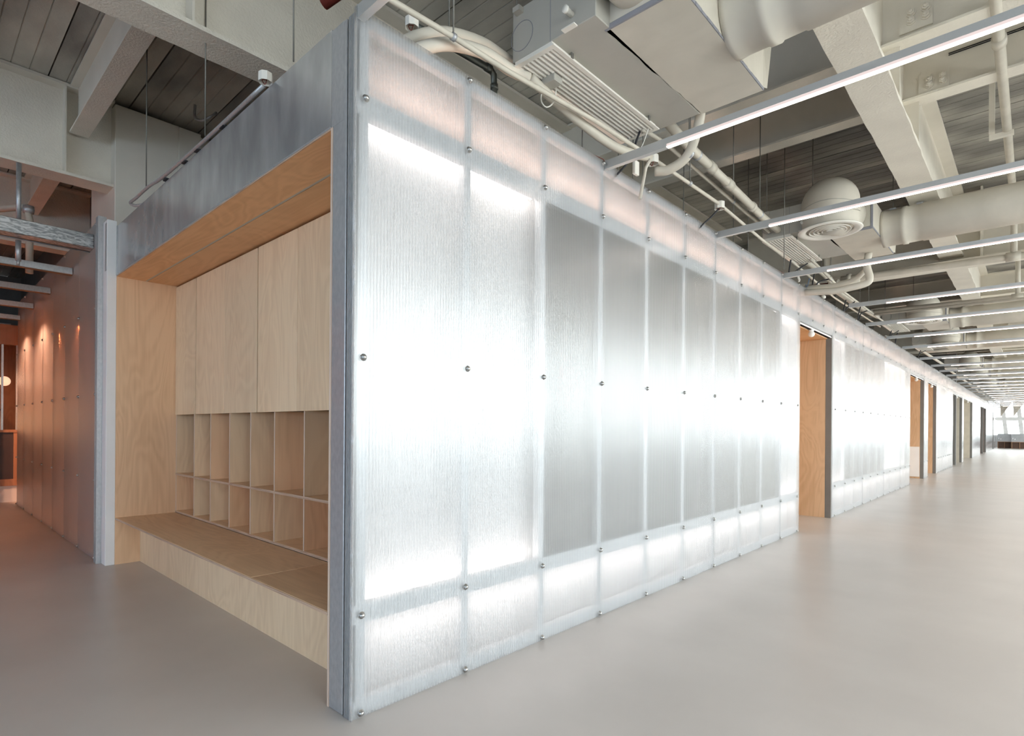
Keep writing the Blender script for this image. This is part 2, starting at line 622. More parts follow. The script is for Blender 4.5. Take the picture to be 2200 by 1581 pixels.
def ibeam_y(name, xc, y0, y1, zb, w, label, tf=.03, stiff=(), ztop=4.72):
    r = empty(name, (xc, y0, zb), label=label, cat='beam', group='steel beams under the concrete slab')
    n = max(2, int((y1 - y0) / .12))
    # ragged fireproofed lower flange
    vs = []
    rnd = random.Random(int(xc * 100))
    b = MB()
    rows = []
    for i in range(n + 1):
        yv = (y1 - y0) * i / n
        j = rnd.uniform(-.004, .004)
        rows.append([(-w / 2 + j, yv, 0), (w / 2 + rnd.uniform(-.004, .004), yv, 0), (w / 2 + j, yv, tf), (-w / 2 + j, yv, tf)])
    v = [p for row in rows for p in row]
    f = [(3, 2, 1, 0), tuple(4 * n + q for q in (0, 1, 2, 3))]
    for i in range(n):
        for q in range(4):
            a, c = i * 4 + q, i * 4 + (q + 1) % 4
            f.append((a, c, c + 4, a + 4))
    b.add(v, f).build('bottom_flange', M['beam'], r)
    MB().box(-.012, .012, 0, y1 - y0, tf, ztop - zb - .03).build('web', M['beam'], r)
    MB().box(-w / 2, w / 2, 0, y1 - y0, ztop - zb - .03, ztop - zb - .002).build('top_flange', M['beam_smooth'], r)
    for sy_ in stiff:
        for sg in (-1, 1):
            MB().box(sg * .012, sg * w / 2 * .95, sy_ - y0 - .007, sy_ - y0 + .007, tf, ztop - zb - .03).build('stiffener', M['beam_smooth'], r)
    return r


def ibeam_x(name, yc, x0, x1, zb, w, label, tf=.02, ztop=4.72, stiff=(), plates=()):
    r = empty(name, (x0, yc, zb), label=label, cat='beam', group='steel beams under the concrete slab')
    MB().box(0, x1 - x0, -w / 2, w / 2, 0, tf).build('bottom_flange', M['beam'], r)
    MB().box(0, x1 - x0, -.008, .008, tf, ztop - zb - .02).build('web', M['beam_smooth'], r)
    wt = w / 2 if name == 'secondary_beam' else .028
    MB().box(0, x1 - x0, -wt, wt, ztop - zb - .02, ztop - zb - .002).build('top_flange', M['beam_smooth'], r)
    for xs in stiff:
        MB().box(xs - x0 - .012, xs - x0 + .012, -w / 2 * .9, w / 2 * .9, tf, ztop - zb - .02).build('stiffener', M['beam_smooth'], r)
    for (xa, xb, za, zc) in plates:
        p = MB().box(xa - x0, xb - x0, -.026, -.008, za - zb, zc - zb).build('connection_plate', M['beam_smooth'], r)
        for bx in (xa + (xb - xa) * .36, xa + (xb - xa) * .80):
            for bz in (za + .075, zc - .065):
                mbb = MB()
                mbb.lathe([(.0, -.068), (.012, -.068), (.014, -.064), (.014, -.05)], (bx - x0, 0, bz - zb), 'y', 10)
                mbb.lathe([(.0, -.056), (.024, -.056), (.026, -.051), (.026, -.036)], (bx - x0, 0, bz - zb), 'y', 6, smooth=False)
                mbb.lathe([(.0, -.036), (.032, -.036), (.032, -.026)], (bx - x0, 0, bz - zb), 'y', 16, smooth=False)
                mbb.build('bolt', M['beam_smooth'], p)
    return r


GR = [(1.315, 'above the light bars beside the round ducts'), (-1.81, 'passing over the galvanized fascia'), (-5.05, 'running into the boxed column'),
      (4.44, 'nearer the windows'), (7.3, 'along the window facade'), (-8.2, 'in the dark part beyond the partition')]
CR = [9.03, 19.9, 30.8, 41.7, 52.6]
for i, (xc, where) in enumerate(GR):
    ends = [-9.0] + CR + [YE]
    if i == 2:
        ends = [-9.0, .16]
        segs = [(-9.0, .16)]
    elif i in (1, 5):
        segs = [(-9.0, 8.9)]
    else:
        segs = [(ends[q] + (.03 if q else 0), ends[q + 1] - .03) for q in range(len(ends) - 1)]
    for q, (a, b_) in enumerate(segs):
        st = ()
        if i == 0 and q == 0: st = (3.81, 4.78)
        if i == 1 and q == 0: st = (-.12, -1.25)
        if i == 2: st = (-.25,)
        lab = 'cream sprayed steel girder %s' % where
        if len(segs) > 1 and q:
            lab = 'cream steel girder %s, %s bay down the hall' % (where, ORD[q])
        ibeam_y('steel_girder', xc, a, b_, 3.8, .27 if i != 1 else .285, lab, stiff=st)

pl_A = [(1.47, 1.64, 4.30, 4.54)]
bays = [0] + [c - CR[0] + 10.9 - .03 for c in CR]
first = True
for q in range(5):
    off = q * 10.88
    for j, yb in enumerate((3.81, 4.78)):
        for (xa, xb_, side) in ((-15.3, 1.30, 'over the polycarbonate wall'), (1.33, 7.3, 'towards the windows')):
            if q >= 1 and xa < 0: xa = -1.5
            lab = 'cream secondary steel beam %s, %s one in the %s bay' % (side, ('first', 'second')[j], ORD[q])
            pls = ()
            if q == 0 and xa > 0:
                pls = [(1.44, 1.655, 4.255, 4.44)] if j else [(1.44, 1.645, 4.30, 4.50)]
            b_ = ibeam_x('secondary_beam', yb + off, xa, xb_, 4.225, .165, lab, plates=pls)
            if pls and j:
                for zc in (4.535, 4.55):
                    MB().tube([(.32, -.02, zc - 4.225), (5, -.02, zc - 4.225)], .0045, 6).build('cable_line', M['black'], b_)
for (xa, xb_, w_) in ((-4.93, -1.83, 'between the fascia girder and the boxed column'), (-8.1, -5.07, 'beyond the boxed column')):
    ibeam_x('secondary_beam', -.14, xa, xb_, 4.235, .155, 'grey looking secondary steel beam %s' % w_)
ibeam_x('secondary_beam', -2.2, -4.93, -1.83, 4.235, .155, 'secondary steel beam behind the camera')
for q, c in enumerate(CR):
    ibeam_x('cross_girder', c, -1.6 if q else -1.6, 7.3, 3.69, .50, 'deep cream cross girder spanning the hall, %s one from the corner' % ORD[q].replace('nearest', 'first'),
            tf=.035, stiff=(1.655, -.3, 3.6))

# boxed column and its floor-level strips
cl = empty('boxed_column', (-5.2, .45, 0), label='grey boxed steel column rising to the slab behind the niche fascia', cat='column')
MB().cbox(-.75, .33, -.297, .304, 0, 4.66, .006).build('casing', M['beam_smooth'], cl)
MB().box(.25, .36, .30, .52, 0, 4.64).build('side_flange', M['beam_smooth'], cl)
MB().box(.335, .350, .296, .306, 3.0, 4.64).build('corner_bead', M['beam'], cl)
# upright wall panels seen over the fascia behind the column
up_ = empty('wall_panel_upright', (-5.1, 1.0, 3.1), label='cream upright panel behind the column above the fascia', cat='panel')
MB().box(0, .06, 0, 1.2, 0, 1.6).build('board', M['beam_smooth'], up_)
MB().box(.06, .075, .22, .25, 0, 1.6).build('batten', M['beam_smooth'], up_)
MB().box(.06, .075, .62, .65, 0, 1.6).build('batten', M['beam_smooth'], up_)

# ------------------------------------------------------------------ long polycarbonate wall (x = 0)
ZT, P0, PY = 3.152, .049, .629
me_screw = MB()
me_screw.lathe([(0, .016), (.006, .0155), (.011, .011), (.0125, .004), (.0125, 0)], (0, 0, 0), 'x', 12)
me_screw.lathe([(.0165, .0015), (.0165, 0), (.0135, 0)], (0, 0, 0), 'x', 12)
me_screw = me_screw.mesh('screw', M['screw'])
HS = .012     # sheet thickness


def partition(name, y0, y1, lows, studs, brights, label, far=False, seams=None):
    """lows: y intervals where the sheet reaches the floor; the band above the doors runs through"""
    w = empty(name, (0, y0, 0), kind='structure', label=label)
    A = lambda b, n_, m_, **k_: b.build(n_, m_, w, **k_)
    def bx(x0, x1, a, b, z0, z1): return MB().box(x0, x1, a - y0, b - y0, z0, z1)
    # sheets
    for (a, b) in lows:
        cuts = [a] + [s for s in (seams or []) if a + .1 < s < b - .1] + [b]
        for i in range(len(cuts) - 1):
            o = bx(0, HS, cuts[i] + .0012, cuts[i + 1] - .0012, .004, ZT)
            A(o, 'polycarbonate_sheet', M['poly'])
    edges = [y0] + [e for a in lows for e in a] + [y1]
    gaps = [(edges[i], edges[i + 1]) for i in range(0, len(edges), 2) if edges[i + 1] - edges[i] > .05]
    for (a, b) in gaps:
        A(bx(0, HS, a + .001, b - .001, 2.69, ZT), 'header_sheet', M['poly'])
        A(bx(-.05, -.002, a, b, 2.655, 2.69), 'header_trim', M['jamb'])
    # rails
    yi = y0 + (.012 if y0 == 0 else 0)
    A(bx(-.045, -.004, yi, y1, 3.095, 3.145), 'top_rail', M['galv_dull'])
    A(bx(-.045, -.004, yi, y1, 2.693, 2.793), 'upper_rail', M['galv_dull'])
    for (a, b) in lows:
        ai = a + (.012 if a == 0 else 0)
        aj = a + (.07 if a == 0 else 0)
        A(bx(-.045, -.004, ai, b, .416, .503), 'lower_rail', M['galv_dull'])
        A(bx(-.13, -.046, aj, b, .455, .462), 'shelf_divider', M['white'])
        A(bx(-.045, -.004, ai, b, 0, .072), 'bottom_rail', M['galv_dull'])
        A(bx(-.165, -.13, aj, b, .0, 2.69), 'backing_board', M['white'])
        A(bx(-.09, -.075, aj + .03, b - .03, .44, .452), 'led_strip', M['led_white'])
        for ye in (aj, b):
            A(bx(-.13, -.046, ye, ye + (.01 if ye == aj else -.01), 0, 2.69), 'end_cheek', M['white'])
    yj = y0 + (.07 if y0 == 0 else 0)
    A(bx(-.165, -.13, yj, y1, 2.69, 3.13), 'upper_backing_board', M['white'])
    A(bx(-.13, -.046, yj, y1, 2.735, 2.742), 'shelf_divider', M['white'])
    A(bx(-.09, -.075, yj + .03, y1 - .03, 2.752, 2.764), 'led_strip', M['led_warm'])
    for (a, b) in brights:
        a += .07 if a == 0 else 0
        A(bx(-.09, -.075, a + .02, b - .02, .468, .480), 'led_strip', M['led_white'])
        A(bx(-.09, -.075, a + .02, b - .02, 2.712, 2.724), 'led_strip', M['led_white'])
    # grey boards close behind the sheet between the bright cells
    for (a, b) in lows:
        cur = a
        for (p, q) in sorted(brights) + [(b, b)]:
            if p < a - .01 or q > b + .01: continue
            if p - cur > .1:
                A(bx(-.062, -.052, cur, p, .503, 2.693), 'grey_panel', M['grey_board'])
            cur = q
    # studs
    for (ys, low) in studs:
        ms = M['galv_dull']
        if low: bx(-.045, -.0035, ys - .024, ys + .024, .0, 3.12).build('stud', ms, w)
        else: bx(-.045, -.0035, ys - .02, ys + .02, 2.70, 3.12).build('stud', ms, w)
        if far: continue
        for z in ((.022, .458, 1.609, 2.765, 3.132) if low else (2.765, 3.132)):
            inst(me_screw, 'screw', (HS, ys - y0 + random.uniform(-.004, .004), z), w)
    return w


G1 = [(P0 + PY * i, True) for i in range(11)] + [(6.968, False), (7.5, False)]
w1 = partition('wall_right', 0, 8.0, [(0, 6.42)], G1, [(0, 1.307), (5.71, 6.42)],
               'backlit fluted polycarbonate wall from the near corner to the first doorway', seams=[P0 + PY * i for i in (3, 6, 9)])
G2 = [(8.163 + PY * i, True) for i in range(12)] + [(15.7, False), (16.3, False), (16.9, False)]
w2 = partition('wall_right', 8.0, 17.45, [(8.02, 15.12)], G2, [(8.02, 8.79), (11.94, 14.45)],
               'backlit polycarbonate wall between the first and second doorways', seams=[8.163 + PY * i for i in (3, 6, 9)])
def st(y0, y1, lows, p=PY):
    o = []
    yv = y0 + .06
    while yv < y1:
        o.append((yv, any(a <= yv <= b for a, b in lows)))
        yv += p
    return o
lows = [(17.5, 18.25), (20.05, 24.8)]
w3 = partition('wall_right', 17.45, 28.35, lows, st(17.45, 28.35, lows), [(20.05, 21.2), (23, 24.8)],
               'backlit polycarbonate wall around the third doorway')
lows = [(28.4, 29.1), (33.6, 39.0)]
w4 = partition('wall_right', 28.35, 42.0, lows, st(28.35, 42.0, lows), [(33.6, 34.8)],
               'backlit polycarbonate wall around the fifth and sixth doorways', far=True)
lows = [(44.0, 51.6), (52.6, 58.2)]
w5 = partition('wall_right', 42.0, 58.2, lows, st(42.0, 58.2, lows), [(44, 45.5)],
               'last stretch of backlit polycarbonate wall at the hall end', far=True)
# solid mass of the rooms behind the wall, so that no daylight leaks in
# (lined doorways)


def doorway(name, y0, y1, label, mt, mt_c, depth=1.1, lamp=None, pan=None):
    d = empty(name, (0, y1, 0), kind='structure', label=label)
    w = y1 - y0
    MB().box(-depth, -.07, 0, .02, 0, 2.655).build('side_lining', mt, d)
    MB().box(-depth, -.13, -w - .02, -w, 0, 2.655).build('side_lining', mt, d)
    MB().box(-depth, -.05, -w, 0, 2.645, 2.67).build('head_lining', mt_c, d)
    MB().box(-depth - .03, -depth, -w, 0, 0, 2.645).build('end_panel', mt, d)
    MB().cbox(-.07, .014, .0, .045, 0, 2.69).build('jamb', M['jamb'], d)
    MB().box(-.03, .006, -w, 0, 2.655, 2.672).build('head_strip', M['plaster'], d)
    if pan:
        MB().box(-.5, -.08, -.03, -.001, .05, .86).build('white_panel', M['plaster'], d)
    return d


M['ply_door'] = plywood('doorway_birch_plywood', (.74, .50, .31), (.60, .38, .22), 'z', 11)
M['cream_lin'] = mat('cream_door_lining', (.66, .60, .50), .6)
M['brown_lin'] = mat('dull_brown_lining', (.25, .20, .18), .6)
doorway('door_1', 6.42, 7.955, 'first doorway, lined with birch plywood', M['ply_door'], M['ply_soffit'])
doorway('door_2', 15.12, 17.40, 'second doorway, plywood lining with a white panel low down', M['ply_door'], M['ply_soffit'], pan=True)
doorway('door_3', 18.25, 20.0, 'third doorway, narrow slot of orange plywood lining', M['ply_door'], M['ply_soffit'])
doorway('door_4', 24.8, 28.3, 'fourth doorway, lined with cream panels', M['cream_lin'], M['cream_lin'], depth=2.2)
doorway('door_5', 29.1, 33.5, 'fifth doorway, lined with cream panels', M['cream_lin'], M['cream_lin'], depth=2.2)
doorway('door_6', 39.0, 41.2, 'sixth doorway, a dark slot', M['brown_lin'], M['brown_lin'])
doorway('door_7', 42.0, 43.95, 'seventh doorway, a dark slot', M['brown_lin'], M['brown_lin'])
doorway('door_8', 51.6, 52.55, 'last thin dark slot in the polycarbonate wall', M['brown_lin'], M['brown_lin'])
for i, yl in enumerate((7.0, 16.2, 19.1, 26.4, 31.2)):
    g = empty('globe_lamp', (-.012, yl, 2.655), label='small white globe lamp at the head of the %s doorway' % ORD[i].replace('nearest', 'first'), cat='lamp', group='globe lamps over the doorways')
    MB().lathe([(.0, .0), (.03, 0), (.032, -.02), (.025, -.03)][::-1], (0, 0, 0), 'z', 20).build('lamp_base', M['plaster'], g)
    pr = [(.042 * math.sin(t * PI / 10), -.062 + .042 * math.cos(t * PI / 10)) for t in range(11)]
    MB().lathe(pr[::-1], (0, 0, 0), 'z', 24).build('globe', M['globe_off'], g)

# ------------------------------------------------------------------ corner post, fascia
po = empty('corner_post', (-.1, .04, 0), label='galvanized steel corner post where the plywood niche meets the polycarbonate wall', cat='post')
MB().cbox(-.083, .033, -.04, .02, 0, 3.135, .003).build('outer_channel', M['galv'], po)
MB().box(.035, .047, -.022, .02, 0, 3.13).build('recess_shade', M['groove_shade'], po)  # near-black strip paints the shade inside the post groove
b = MB()
b.prism([(.047, -.04), (.097, -.04), (.097, -.034), (.053, -.034), (.053, .01), (.047, .01)], 'z', 0, 3.13)
b.build('angle_strip', M['galv'], po)
b = MB()
for xx in (.052, .062, .072, .082, .092):
    b.box(xx, xx + .003, -.0425, -.04, 0, 3.13)
b.build('rib', M['galv'], po)
MB().box(.10, .1165, -.045, -.040, 0, 3.15).build('clear_edge_cap', M['clear_edge'], po)

fa = empty('metal_fascia', (-2.1, 0, 2.69), label='wide galvanized sheet fascia over the plywood niche', cat='panel')
MB().box(-1.98, 1.902, .0, .02, 0, .455).build('sheet', M['galv_sheet'], fa)
MB().box(-1.98, 1.902, -.004, .0, -.006, .004).build('lower_trim', M['galv'], fa)
MB().box(-1.98, -1.935, -.005, .0, 0, .455).build('end_trim', M['galv'], fa)
MB().box(1.905, 2.012, -.001, .02, -.003, .445).build('corner_sheet', M['galv'], fa)

# ------------------------------------------------------------------ plywood niche
NX0, NX1 = -4.05, -.197
ni = empty('niche_surround', (-2.12, .3, 0), label='birch plywood lining around the seating niche, sides and soffit', cat='alcove')
def nb(x0, x1, y0, y1, z0, z1, f='box'): return getattr(MB(), f)(x0 + 2.12, x1 + 2.12, y0 - .3, y1 - .3, z0, z1)
nb(NX0 - .018, NX0, .0, .52, 0, 2.69).build('side_panel', M['ply'], ni)
nb(NX0 - .018, NX0, .52, .98, 0, 2.69).build('side_panel', M['ply_pale'], ni)
nb(NX1, NX1 + .014, -.002, .98, 0, 2.686).build('side_panel', M['ply_edge_v'], ni)
nb(NX0, NX1, .0, .228, 2.676, 2.69).build('soffit_board', M['ply_soffit'], ni)
nb(NX0, NX1, .246, .98, 2.676, 2.69).build('soffit_board', M['ply_soffit'], ni)
nb(NX0, NX1, .226, .248, 2.679, 2.688).build('soffit_channel', M['alu'], ni, label='thin grey metal channel between the soffit boards')
nb(NX0, NX1, -.003, .0, 2.676, 2.688).build('edge_strip', M['ply_edge'], ni)

be = empty('plywood_bench', (-2.12, .25, 0), label='long low birch plywood bench along the niche', cat='bench')
def bb(x0, x1, y0, y1, z0, z1, f='box'): return getattr(MB(), f)(x0 + 2.12, x1 + 2.12, y0 - .25, y1 - .25, z0, z1)
bb(NX0 + .002, -1.064, .0, .496, .418, .436, 'cbox').build('seat_board', M['ply_x'], be)
bb(-1.060, NX1 - .002, .0, .496, .418, .4355, 'cbox').build('seat_board', M['ply_x'], be)
bb(NX0 + .002, NX1 - .002, -.002, .0, .420, .434).build('front_edge', M['ply_edge'], be)
bb(NX0 + .002, -2.30, .20, .218, 0, .417).build('front_board', M['ply_pale'], be)
bb(-2.298, NX1 - .002, .20, .218, 0, .417).build('front_board', M['ply_pale'], be)

cs = empty('cubby_shelf', (-2.12, .72, .436), label='birch plywood shelving with two rows of open cubbies behind the bench', cat='shelf')
def cb(x0, x1, y0, y1, z0, z1, f='box'): return getattr(MB(), f)(x0 + 2.12, x1 + 2.12, y0 - .72, y1 - .72, z0 - .436, z1 - .436)
YB = .92
cb(NX0 + .004, NX1 - .004, .498, YB, .437, .455, 'cbox').build('bottom_board', M['ply_x'], cs)
cb(NX0 + .004, NX1 - .004, .4965, .498, .438, .454).build('board_edge', M['ply_edge'], cs)
cb(NX0 + .004, NX1 - .004, YB, YB + .012, .437, 1.42).build('back_panel', M['ply'], cs)
DV = [-4.036, -3.534, -3.123, -2.699, -2.284, -1.869, -1.42, -1.0, -.58]
for i, xd in enumerate(DV):
    cb(xd, xd + .014, .500, YB, .456, .805).build('lower_divider', M['ply_pale'] if i % 3 else M['ply'], cs)
    cb(xd, xd + .014, .500, YB, .825, 1.405).build('upper_divider', M['ply_pale'] if (i + 1) % 3 else M['ply'], cs)
    for zz in ((.456, .805), (.825, 1.405)):
        cb(xd, xd + .014, .4985, .500, zz[0], zz[1]).build('divider_edge', M['ply_edge_v'], cs)
cb(NX0 + .004, NX1 - .004, .500, YB, .806, .824).build('middle_shelf', M['ply_x'], cs)
cb(NX0 + .004, NX1 - .004, .4985, .500, .806, .824).build('shelf_edge', M['ply_edge'], cs)

CX = [NX0 + .003, -3.482, -2.803, -2.151, -1.51, -.86, NX1 - .003]
CAB = [((0, 1), 'narrow single-door pale plywood wall cabinet beside the left end panel'),
       ((1, 2, 3), 'pale plywood wall cabinet with a pair of doors, middle one of the row'),
       ((3, 4, 5, 6), 'pale plywood wall cabinet next to the corner post')]
for idx, lab in CAB:
    xa, xb_ = CX[idx[0]], CX[idx[-1]]
    c_ = empty('wall_cabinet', ((xa + xb_) / 2, .72, 1.41), label=lab, cat='cabinet', group='wall cabinets over the cubbies')
    cx = (xa + xb_) / 2
    MB().box(xa - cx + .005, xb_ - cx - .005, -.200, .22, .0, 1.245).build('body', M['box_shade'], c_)  # body coloured dark so the door gaps read as shade
    for q in range(len(idx) - 1):
        g0 = .009 if q == 0 and idx[0] else .0028
        g1 = .008 if q == len(idx) - 2 else .0022
        MB().cbox(CX[idx[q]] - cx + g0, CX[idx[q + 1]] - cx - g1, -.228, -.208, -.008, 1.252, .0015).build('door', M['ply_pale'], c_)

# ------------------------------------------------------------------ left partition (y = -.08), strip and tubes over the side passage
YBW = -.08
sx = [-4.394, -5.16, -5.91, -6.66, -7.40, -8.18, -8.97, -9.77]
wl = empty('wall_left', (-4.3, YBW, 0), kind='structure', label='tinted translucent polycarbonate partition along the side passage, glowing brown')
def lb(x0, x1, y0, y1, z0, z1): return MB().box(x0 + 4.3, x1 + 4.3, y0 - YBW, y1 - YBW, z0, z1)
for i in range(len(sx) - 1):
    lb(sx[i + 1] + .001, sx[i] + (.06 if i == 0 else -.001), YBW - .010, YBW, .006, 3.24).build('polycarbonate_sheet', M['poly_x'], wl)
for xs in sx[1:]:
    lb(xs - .014, xs + .014, YBW + .002, YBW + .045, 0, 3.22).build('stud', M['galv_dull'], wl)
for zz in (.0, 3.19):
    lb(sx[-1], sx[0], YBW + .002, YBW + .045, zz, zz + .04).build('rail', M['galv_dull'], wl)
for xs in sx:
    for z in (.025, .768, 1.590, 2.410, 3.215):
        inst(me_screw, 'screw', (xs + 4.3, -.010, z), wl, rot=(0, 0, R(-90)), scale=(1.1, 1.1, 1.1))
# ribbed aluminium end channel
b = MB()
b.box(.0, .09, -.03, .03, 0, 3.25)
for xx in (.0, .012, .03, .07, .086):
    b.box(xx, xx + .005, -.036, -.03, 0, 3.25)
b.build('end_channel', M['galv'], wl)
b = MB().box(-.035, -.002, -.022, -.01, 0, 3.25)
b.build('clear_edge', M['clear_edge'], wl)
MB().cbox(-4.205, -4.055, -.075, .0, 0, 3.19, .003).build('trim_1', M['plaster'], kind='structure', label='white plaster strip between the left partition and the plywood niche')
tr2 = MB().box(-4.12, -4.068, -.078, -.002, 2.72, 3.16).build('trim_2', M['galv'], kind='structure', label='short galvanized angle at the left end of the fascia')
# wood lined cafe wall on the other side of the passage, glowing warm, seen as a reflection
MB().box(-10.3, -3.6, -2.75, -2.6, 0, 2.85).build('wall_cafe_side', M['wood_warm'], kind='structure', label='warm wood wall across the side passage')
MB().box(-12.5, -5.4, .30, .34, 0, 2.9).build('wall_inner', M['wood_warm'], kind='structure', label='warm wood lined wall seen dimly through the left partition')

t0 = empty('steel_tube', (-4.6, -1.4, 3.0), label='thick spangled galvanized tube spanning the side passage, nearest the niche', cat='tube', group='galvanized tubes across the side passage')
MB().cbox(-.05, .10, -1.2, 1.31, .01, .145, .006).build('tube_wall', M['spangle'], t0)
MB().box(-.12, -.055, -1.2, 1.31, .02, .10).build('inner_channel', M['box_wood'], t0)
MB().tube([(-.09, -1.2, .012), (-.09, 1.31, .012)], .008, 6).build('wire_line', M['galv'], t0)
for i, xt in enumerate((-5.52, -6.85, -8.2, -9.5, -10.6)):
    t_ = empty('steel_tube', (xt, -1.4, 2.93), label='thin galvanized tube across the side passage, %s from the niche' % ORD[i + 1], cat='tube', group='galvanized tubes across the side passage')
    MB().cbox(-.04, .04, -1.2, 1.305, 0, .07, .003).build('tube_wall', M['galv'], t_)
    MB().box(-.035, .035, -1.2, 1.305, -.004, 0).build('underside_strip', M['box_wood'], t_)
# short hanging sleeve and rod
hr = empty('hanging_sleeve', (-4.75, -.62, 2.78), label='short grey steel sleeve hanging in front of the thick tube', cat='pipe')
MB().tube([(0, 0, .04), (0, 0, .23)], .022, 14).build('sleeve', M['galv'], hr)
MB().tube([(0, 0, .0), (0, 0, .05)], .012, 10).build('tip', M['galv'], hr)
MB().tube([(0, 0, .38), (0, 0, .95)], .02, 14).build('upper_rod', M['galv'], hr)
# pipe run above the passage with a joint
pv = empty('passage_pipe', (-6.2, -.4, 3.7), label='grey pipe with an elbow joint above the side passage', cat='pipe')
MB().tube([(-1.7, -.85, .15), (.05, .0, .05), (.08, .02, -.1), (.08, .02, -.7)], .035, 14).build('pipe_run', M['pipe'], pv)
MB().lathe([(.0, -.05), (.05, -.04), (.055, 0), (.05, .04), (0, .05)], (.06, .01, .02), 'z', 18).build('joint', M['galv'], pv)

# cafe end wall with openings, counter and globe lamps
XC = -10.35
ce = empty('cafe_counter', (XC, -1.2, 0), label='dark brown cafe counter with orange wood edge at the end of the side passage', cat='counter')
MB().box(-.06, .0, -1.4, 1.18, .38, 1.16).build('front_panel', M['brown'], ce)
MB().box(-.5, .03, -1.4, 1.18, 1.16, 1.20).build('counter_top', M['wood_warm'], ce)
MB().box(-.02, .012, 1.125, 1.18, .38, 1.16).build('end_edge', M['wood_warm'], ce)
MB().box(-.1, .05, -1.4, 1.2, .27, .38).build('wood_step', M['wood_warm'], ce)
MB().box(-.1, .02, -1.4, 1.2, .0, .27).build('plinth', M['plaster'], ce)
po_ = empty('cafe_screen', (XC, -1.2, 0), label='slim galvanized posts framing the cafe opening', cat='frame')
for yq in (.98, 1.165):
    MB().box(-.03, .012, yq - .014, yq + .014, 1.2, 2.72).build('post', M['galv'], po_)
MB().box(-.06, .03, -1.4, 1.2, 2.62, 2.95).build('header', M['wood_warm'], po_)
cb_ = empty('cafe_back_wall', (-12.6, -1.0, 0), label='orange wood wall with an emission glow and a dark shelf inside the cafe', cat='wall panel')
MB().box(-.1, 0, -1.9, 1.3, 0, 3.2).build('panelling', M['wood_warm'], cb_)
MB().box(0, .25, -1.6, .95, 1.56, 1.585).build('shelf', M['black'], cb_)
MB().box(0.001, .01, -1.6, .80, 1.15, 1.52).build('glow_panel', M['panel_glow'], cb_)  # emission stands in for lamplight on the cafe back panel
for i, (yl, zl, lab) in enumerate(((-.16, 2.03, 'glowing globe lamp beside the cafe opening post'), (-.335, 1.98, 'glowing globe lamp at the very edge of the picture'))):
    g = empty('cafe_globe_lamp', (XC - .35, yl, zl), label=lab, cat='lamp', group='cafe globe lamps')
    pr = [(.082 * math.sin(t * PI / 12), .082 * math.cos(t * PI / 12)) for t in range(13)]
    MB().lathe(pr[::-1], (0, 0, 0), 'z', 28).build('globe', M['globe_on'], g)
    MB().lathe([(.0, -.03), (.025, -.03), (.025, .0), (0, .0)], (0, -.085, 0), 'y', 16).build('fitting', M['black'], g)
    MB().tube([(0, -.1, 0), (0, -.1, .9)], .008, 8).build('hanging_rod', M['rod'], g)

# warm lamps added to brighten the wood walls and the left partition
for i, (x, y, z) in enumerate(((-5.5, -2.2, 2.79), (-6.85, -2.2, 2.79), (-8.2, -2.2, 2.79), (-9.5, -2.2, 2.79), (-11.6, -.9, 2.9), (-5.9, .228, 2.74), (-7.4, .228, 2.74), (-8.9, .228, 2.74))):
    l = empty('added_warm_lamp', (x, y, z), label='added warm lamp for the wood walls by the side passage, %s from the niche' % ORD[i], cat='lamp', group='added warm lamps')
    MB().lathe([(.058, .0), (.062, 0), (.062, .14), (0, .14), (0, .135), (.058, .135)], (0, 0, 0), 'z', 20).build('can', M['black'], l)
    MB().lathe([(.0, .10), (.055, .10), (.055, .104)], (0, 0, 0), 'z', 20).build('lamp_face', M['warm_lamp'], l)
    sl = bpy.data.lights.new('spot', 'SPOT')
    sl.energy = 22 if y < 0 else 95
    sl.color = (1, .50, .30)
    sl.spot_size, sl.spot_blend, sl.shadow_soft_size = R(150), .5, .04
    so = bpy.data.objects.new('spot', sl)
    so.location = (0, 0, -.02)
    so.rotation_euler = (R(-28) if y < -1 else 0, 0, 0)
    COL.objects.link(so)
    so.parent = l

# ------------------------------------------------------------------ linear light bars
BY = [.022, 1.975, 3.87, 5.78, 8.12, 10.22, 12.11, 13.98, 16.6, 18.75, 20.7, 22.6, 24.6, 26.6, 28.6, 30.7, 32.8, 34.9, 37, 39.2, 41.4, 43.8, 46.2, 48.8, 51.4, 54, 56.6]
XE = 7.2
me_h = MB()
me_h.box(.0, XE, -.018, .018, .019, .058)
me_h.box(.0, .46, -.018, .018, .0, .019)
me_h = me_h.mesh('housing', M['alu'])
me_d = MB().box(.462, XE, -.0115, .0115, .0, .0045).mesh('diffuser', M['diffuser'])
me_s = MB().box(.462, XE, -.0172, .0172, .0045, .0188).mesh('lens_side', M['lens_side'])
me_c = MB().box(-.004, .0, -.020, .020, -.001, .060).mesh('end_cap', M['alu'])
for i, yb in enumerate(BY):
    x0 = .014 if i != 4 else .2
    l = empty('linear_light', (x0, yb, 3.100 if i < 5 else 3.135), cat='light', group='linear light bars across the corridor',
              label='slim aluminium light bar across the corridor, %s from the near corner' % ORD[i])
    inst(me_h, 'housing', (0, 0, 0), l)
    inst(me_d, 'diffuser', (0, 0, 0), l)
    inst(me_s, 'lens_side', (0, 0, 0), l)
    inst(me_c, 'end_cap', (0, 0, 0), l)
for i in (1, 3, 6):
    MB().tube([(.016, BY[i] - .012, 3.14), (.006, BY[i] - .03, 3.165), (-.03, BY[i] - .09, 3.185), (-.06, BY[i] - .2, 3.15)], .0025, 6).build('red_wire', M['red'],
        label='thin red wire at the wall end of the %s light bar' % ORD[i], cat='wire')

# ------------------------------------------------------------------ fan coil units with plenum, duct and diffuser


